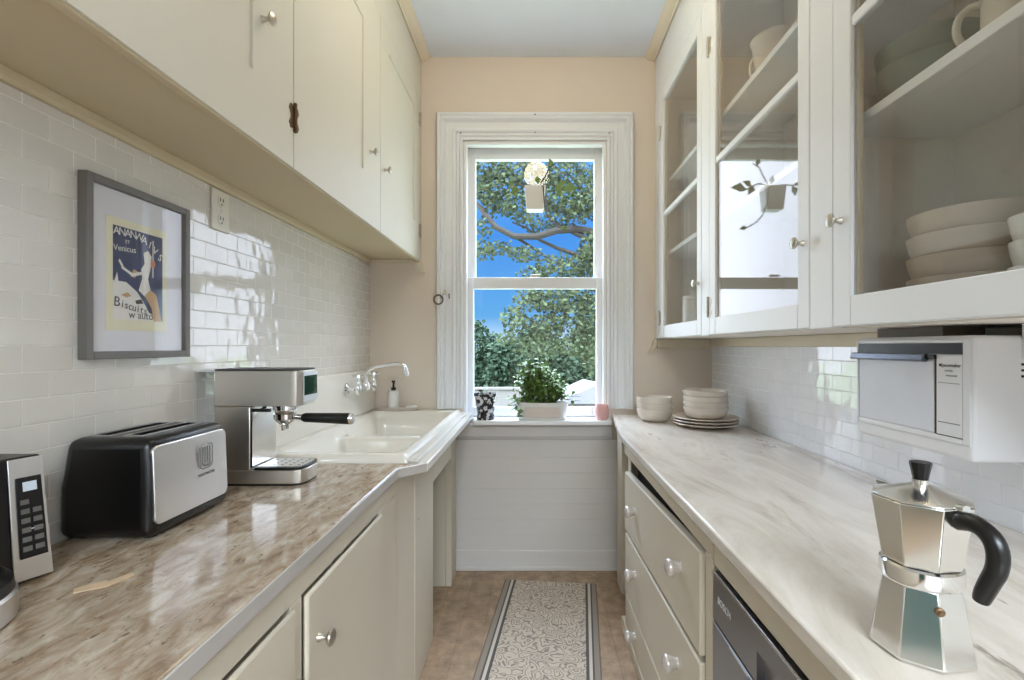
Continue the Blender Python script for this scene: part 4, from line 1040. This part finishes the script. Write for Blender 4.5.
# big tree whose limbs cross the window
TY = 9.0
bt = thing('leafy_tree', 'large tree whose long limbs and leaves cross the window view', 'tree', (3.4, TY, GZ))
k9 = TY/484
def tp(px, py, dy=0): return Vector(((px-535)*k9, TY+dy, H+(346-py)*k9))
mb = MB()
mb.tube([(3.4, TY, GZ), (3.3, TY, -.5), (3.15, TY, 1.2), (3.0, TY, 2.6), (2.8, TY, 4.2), (2.4, TY, 6)], [.30, .26, .22, .18, .12, .06], 10)
mb.build('trunk', 'bark', bt)
br = MB()
br.tube([(3.05, TY, 2.1), tp(640, 262), tp(594, 232), tp(575, 229), tp(556, 233, -.2), tp(537, 239, -.2), tp(515, 240, -.3), tp(497, 231, -.3), tp(484, 214, -.2), tp(474, 200)], [.13, .10, .075, .07, .065, .06, .055, .05, .045, .035], 8)
br.tube([(3.1, TY, 1.5), tp(640, 290), tp(594, 263), tp(575, 254), tp(557, 248), tp(540, 240), tp(527, 228), tp(512, 222)], [.10, .08, .05, .045, .035, .03, .022, .015], 7)
br.tube([(2.9, TY, 3.2), tp(620, 250), tp(580, 236), tp(560, 226), tp(548, 215), tp(545, 190)], [.09, .06, .04, .035, .03, .02], 7)
br.tube([tp(515, 240, -.3), tp(530, 246), tp(548, 258), tp(565, 270), tp(585, 280)], [.03, .025, .02, .015, .01], 6)
br.build('branch', 'bark', bt)
lf = MB()
for (px, py, rx, rz, n) in ((490, 170, 20, 16, 330), (520, 172, 26, 14, 420), (560, 172, 26, 18, 520), (588, 190, 16, 26, 420), (490, 200, 18, 16, 260), (515, 205, 20, 14, 280), (570, 205, 22, 12, 260), (545, 222, 30, 8, 200),
                            (480, 250, 14, 9, 120), (500, 248, 18, 6, 110), (525, 254, 18, 7, 130), (560, 268, 26, 12, 300), (585, 262, 14, 18, 260), (535, 274, 18, 8, 130),
                            (560, 300, 32, 14, 620), (590, 318, 14, 26, 420), (530, 300, 16, 12, 190), (515, 318, 14, 14, 190), (545, 325, 22, 13, 360), (575, 345, 22, 12, 300), (508, 338, 10, 8, 80), (600, 280, 20, 40, 400), (470, 180, 12, 30, 180), (620, 220, 25, 60, 400), (560, 140, 60, 14, 500), (500, 188, 26, 20, 320), (548, 195, 24, 18, 260), (578, 208, 20, 16, 260), (590, 246, 12, 16, 180), (484, 228, 10, 12, 70), (572, 318, 26, 18, 320), (540, 345, 26, 14, 240), (592, 350, 12, 24, 260)):
    foliage(lf, tp(px, py), (rx*k9, .5, rz*k9), int(n*1.35), .09)
lf.build('foliage', 'tree_leaf', bt, smooth=False, normals=False)
# trees beyond
def far_tree(x, y, h, r, label, n=3600, L=.26):
    t = thing('garden_tree', label, 'tree', (x, y, GZ), group='trees beyond the pale roofs')
    MB().tube([(x, y, GZ), (x+.1, y, GZ+h*.4), (x, y, GZ+h*.75)], [.25, .2, .08], 8).build('trunk', 'bark', t)
    f = MB()
    for k in range(7):
        a = random.uniform(0, 2*PI)
        foliage(f, (x+r*.5*math.cos(a), y+r*.4*math.sin(a), GZ+h*random.uniform(.4, .85)), (r*.5, r*.5, h*.22), n//7, L)
    foliage(f, (x, y, GZ+h*.3), (r, r*.7, h*.3), n//2, L)
    f.build('foliage', 'tree_far', t, smooth=False, normals=False)
FT = [(-4.2, 24, 4.8, 1.1, 'tree beyond the wall end and the left casing'), (-1.5, 24, 4.3, 1.1, 'rounded tree beyond the floral pot'), (1.2, 24, 4.5, 1.1, 'tree beyond the middle of the lower pane'), (3.9, 24, 4.4, 1.1, 'tree beyond the pale gabled roof'),
      (-2.9, 29, 5.4, 1.15, 'taller back tree seen beyond the floral pot'), (.1, 29, 5.2, 1.15, 'taller back tree seen beyond the bushy sill plant'), (3.1, 29, 5.6, 1.15, 'taller back tree seen beyond the gabled roof')]
for x, y, h, r, lab in FT: far_tree(x, y, h, r, lab)
gh = thing('garage', 'low garage with pale gabled roof outside the window', 'building', (2.0, 17, GZ))
MB().box(1.0, 4.2, 16, 19, GZ, GZ+2.10).build('wall', 'concrete', gh)
MB().prism([(.80, GZ+2.11), (4.45, GZ+2.11), (4.45, GZ+2.19), (1.9, GZ+2.68), (.80, GZ+2.19)], 'xz', 15.8, 19.2).build('roof', 'roof_pale', gh)
MB().box(1.5, 2.6, 15.95, 15.99, GZ+.05, GZ+1.9).build('door', 'roof_pale', gh)
lw = MB().box(-4.5, .6, 19.0, 19.3, GZ, GZ+2.28).box(-4.6, .7, 18.95, 19.35, GZ+2.281, GZ+2.36)
tag(recenter(lw.build('garden_wall', 'concrete')), 'long pale garden wall outside beyond the flower pot', 'wall')
struct(MB().box(-12, 12, 12.5, 15.6, GZ, GZ+.01).build('road', 'concrete'))

# ------------------------------------------------------------------ light
wd = bpy.data.worlds.new('world'); sc.world = wd; wd.use_nodes = True
nt = wd.node_tree; bg = nt.nodes['Background']; L = nt.links.new
tc = N(nt, 'ShaderNodeTexCoord'); sp_ = N(nt, 'ShaderNodeSeparateXYZ'); L(tc.outputs['Generated'], sp_.inputs[0])
rp = ramp(nt, [(.0, (.46, .62, .80, 1)), (.06, (.10, .31, .61, 1)), (.22, (.045, .22, .62, 1)), (.40, (.14, .38, .85, 1)), (.60, (.92, 1.1, 1.38, 1))])
L(sp_.outputs[2], rp.inputs[0]); 
# bright out-of-view cloud banks, added for glass reflections and cool side light
dv = N(nt, 'ShaderNodeMath', operation='DIVIDE'); mxy = N(nt, 'ShaderNodeMath', operation='MAXIMUM'); mxy.inputs[1].default_value = .05
L(sp_.outputs[1], mxy.inputs[0]); L(sp_.outputs[0], dv.inputs[0]); L(mxy.outputs[0], dv.inputs[1])
nzc = N(nt, 'ShaderNodeTexNoise', Scale=5.0, Detail=5.0); L(tc.outputs['Generated'], nzc.inputs['Vector'])
nzm = N(nt, 'ShaderNodeMath', operation='MULTIPLY_ADD'); nzm.inputs[1].default_value = .16; nzm.inputs[2].default_value = -.08; L(nzc.outputs['Fac'], nzm.inputs[0])
adc = N(nt, 'ShaderNodeMath', operation='ADD'); L(dv.outputs[0], adc.inputs[0]); L(nzm.outputs[0], adc.inputs[1])
cl_l = N(nt, 'ShaderNodeMapRange'); cl_l.inputs['From Min'].default_value = -.22; cl_l.inputs['From Max'].default_value = -.34; cl_l.inputs['To Max'].default_value = 1.0; L(adc.outputs[0], cl_l.inputs['Value'])
cl_r = N(nt, 'ShaderNodeMapRange'); cl_r.inputs['From Min'].default_value = .22; cl_r.inputs['From Max'].default_value = .36; cl_r.inputs['To Max'].default_value = .8; L(adc.outputs[0], cl_r.inputs['Value'])
cs = N(nt, 'ShaderNodeMath', operation='ADD'); L(cl_l.outputs['Result'], cs.inputs[0]); L(cl_r.outputs['Result'], cs.inputs[1])
low = N(nt, 'ShaderNodeMapRange'); low.inputs['From Min'].default_value = .60; low.inputs['From Max'].default_value = .40; L(sp_.outputs[2], low.inputs['Value'])
cf = N(nt, 'ShaderNodeMath', operation='MULTIPLY'); L(cs.outputs[0], cf.inputs[0]); L(low.outputs['Result'], cf.inputs[1])
mxw = N(nt, 'ShaderNodeMix', data_type='RGBA'); mxw.clamp_factor = True; mxw.inputs['B'].default_value = (2.8, 3.1, 3.6, 1)
L(cf.outputs[0], mxw.inputs['Factor']); L(rp.outputs[0], mxw.inputs['A']); L(mxw.outputs['Result'], bg.inputs['Color'])
rs = ramp(nt, [(.40, (1, 1, 1, 1)), (.68, (11, 11, 11, 1))]); L(sp_.outputs[2], rs.inputs[0]); L(rs.outputs[0], bg.inputs['Strength'])
def light(name, kind, loc, rot, energy, col, **kw):
    d = bpy.data.lights.new(name, kind); d.energy = energy; d.color = col
    for k, v_ in kw.items(): setattr(d, k, v_)
    o = bpy.data.objects.new(name, d); COL.objects.link(o); o.location = loc; o.rotation_euler = rot
    return o
light('sun_light', 'SUN', (0, -5, 12), (math.radians(48), 0, math.radians(-22)), 1.6, (1, .95, .86), angle=.01)
# fill lamp added in the unseen next room, shining through its opening
light('next_room_fill_light', 'AREA', (.3, -3.0, CEIL-.03), (0, 0, 0), 345, (.80, .91, 1), shape='RECTANGLE', size=2.4, size_y=2.2)
# daylight of the window
pw = light('window_daylight', 'AREA', (0, D+.25, 1.68), (math.radians(-90), 0, 0), 1, (1, 1, 1), shape='RECTANGLE', size=.82, size_y=1.6)
pw.data.cycles.is_portal = True

# ------------------------------------------------------------------ camera
cd = bpy.data.cameras.new('camera'); cam = bpy.data.objects.new('camera', cd); COL.objects.link(cam)
cam.location = (0, 0, H); cam.rotation_euler = (PI/2, 0, 0)
cd.sensor_width = 36; cd.sensor_fit = 'HORIZONTAL'; cd.lens = 484/1024*36
cd.shift_x = -23/1024; cd.shift_y = 6/1024; cd.clip_start = .02; cd.clip_end = 300
sc.camera = cam
sc.view_settings.view_transform = 'Standard'; sc.view_settings.look = 'None'
sc.view_settings.exposure = 0.56; sc.view_settings.gamma = 1; sc.view_settings.use_curve_mapping = False
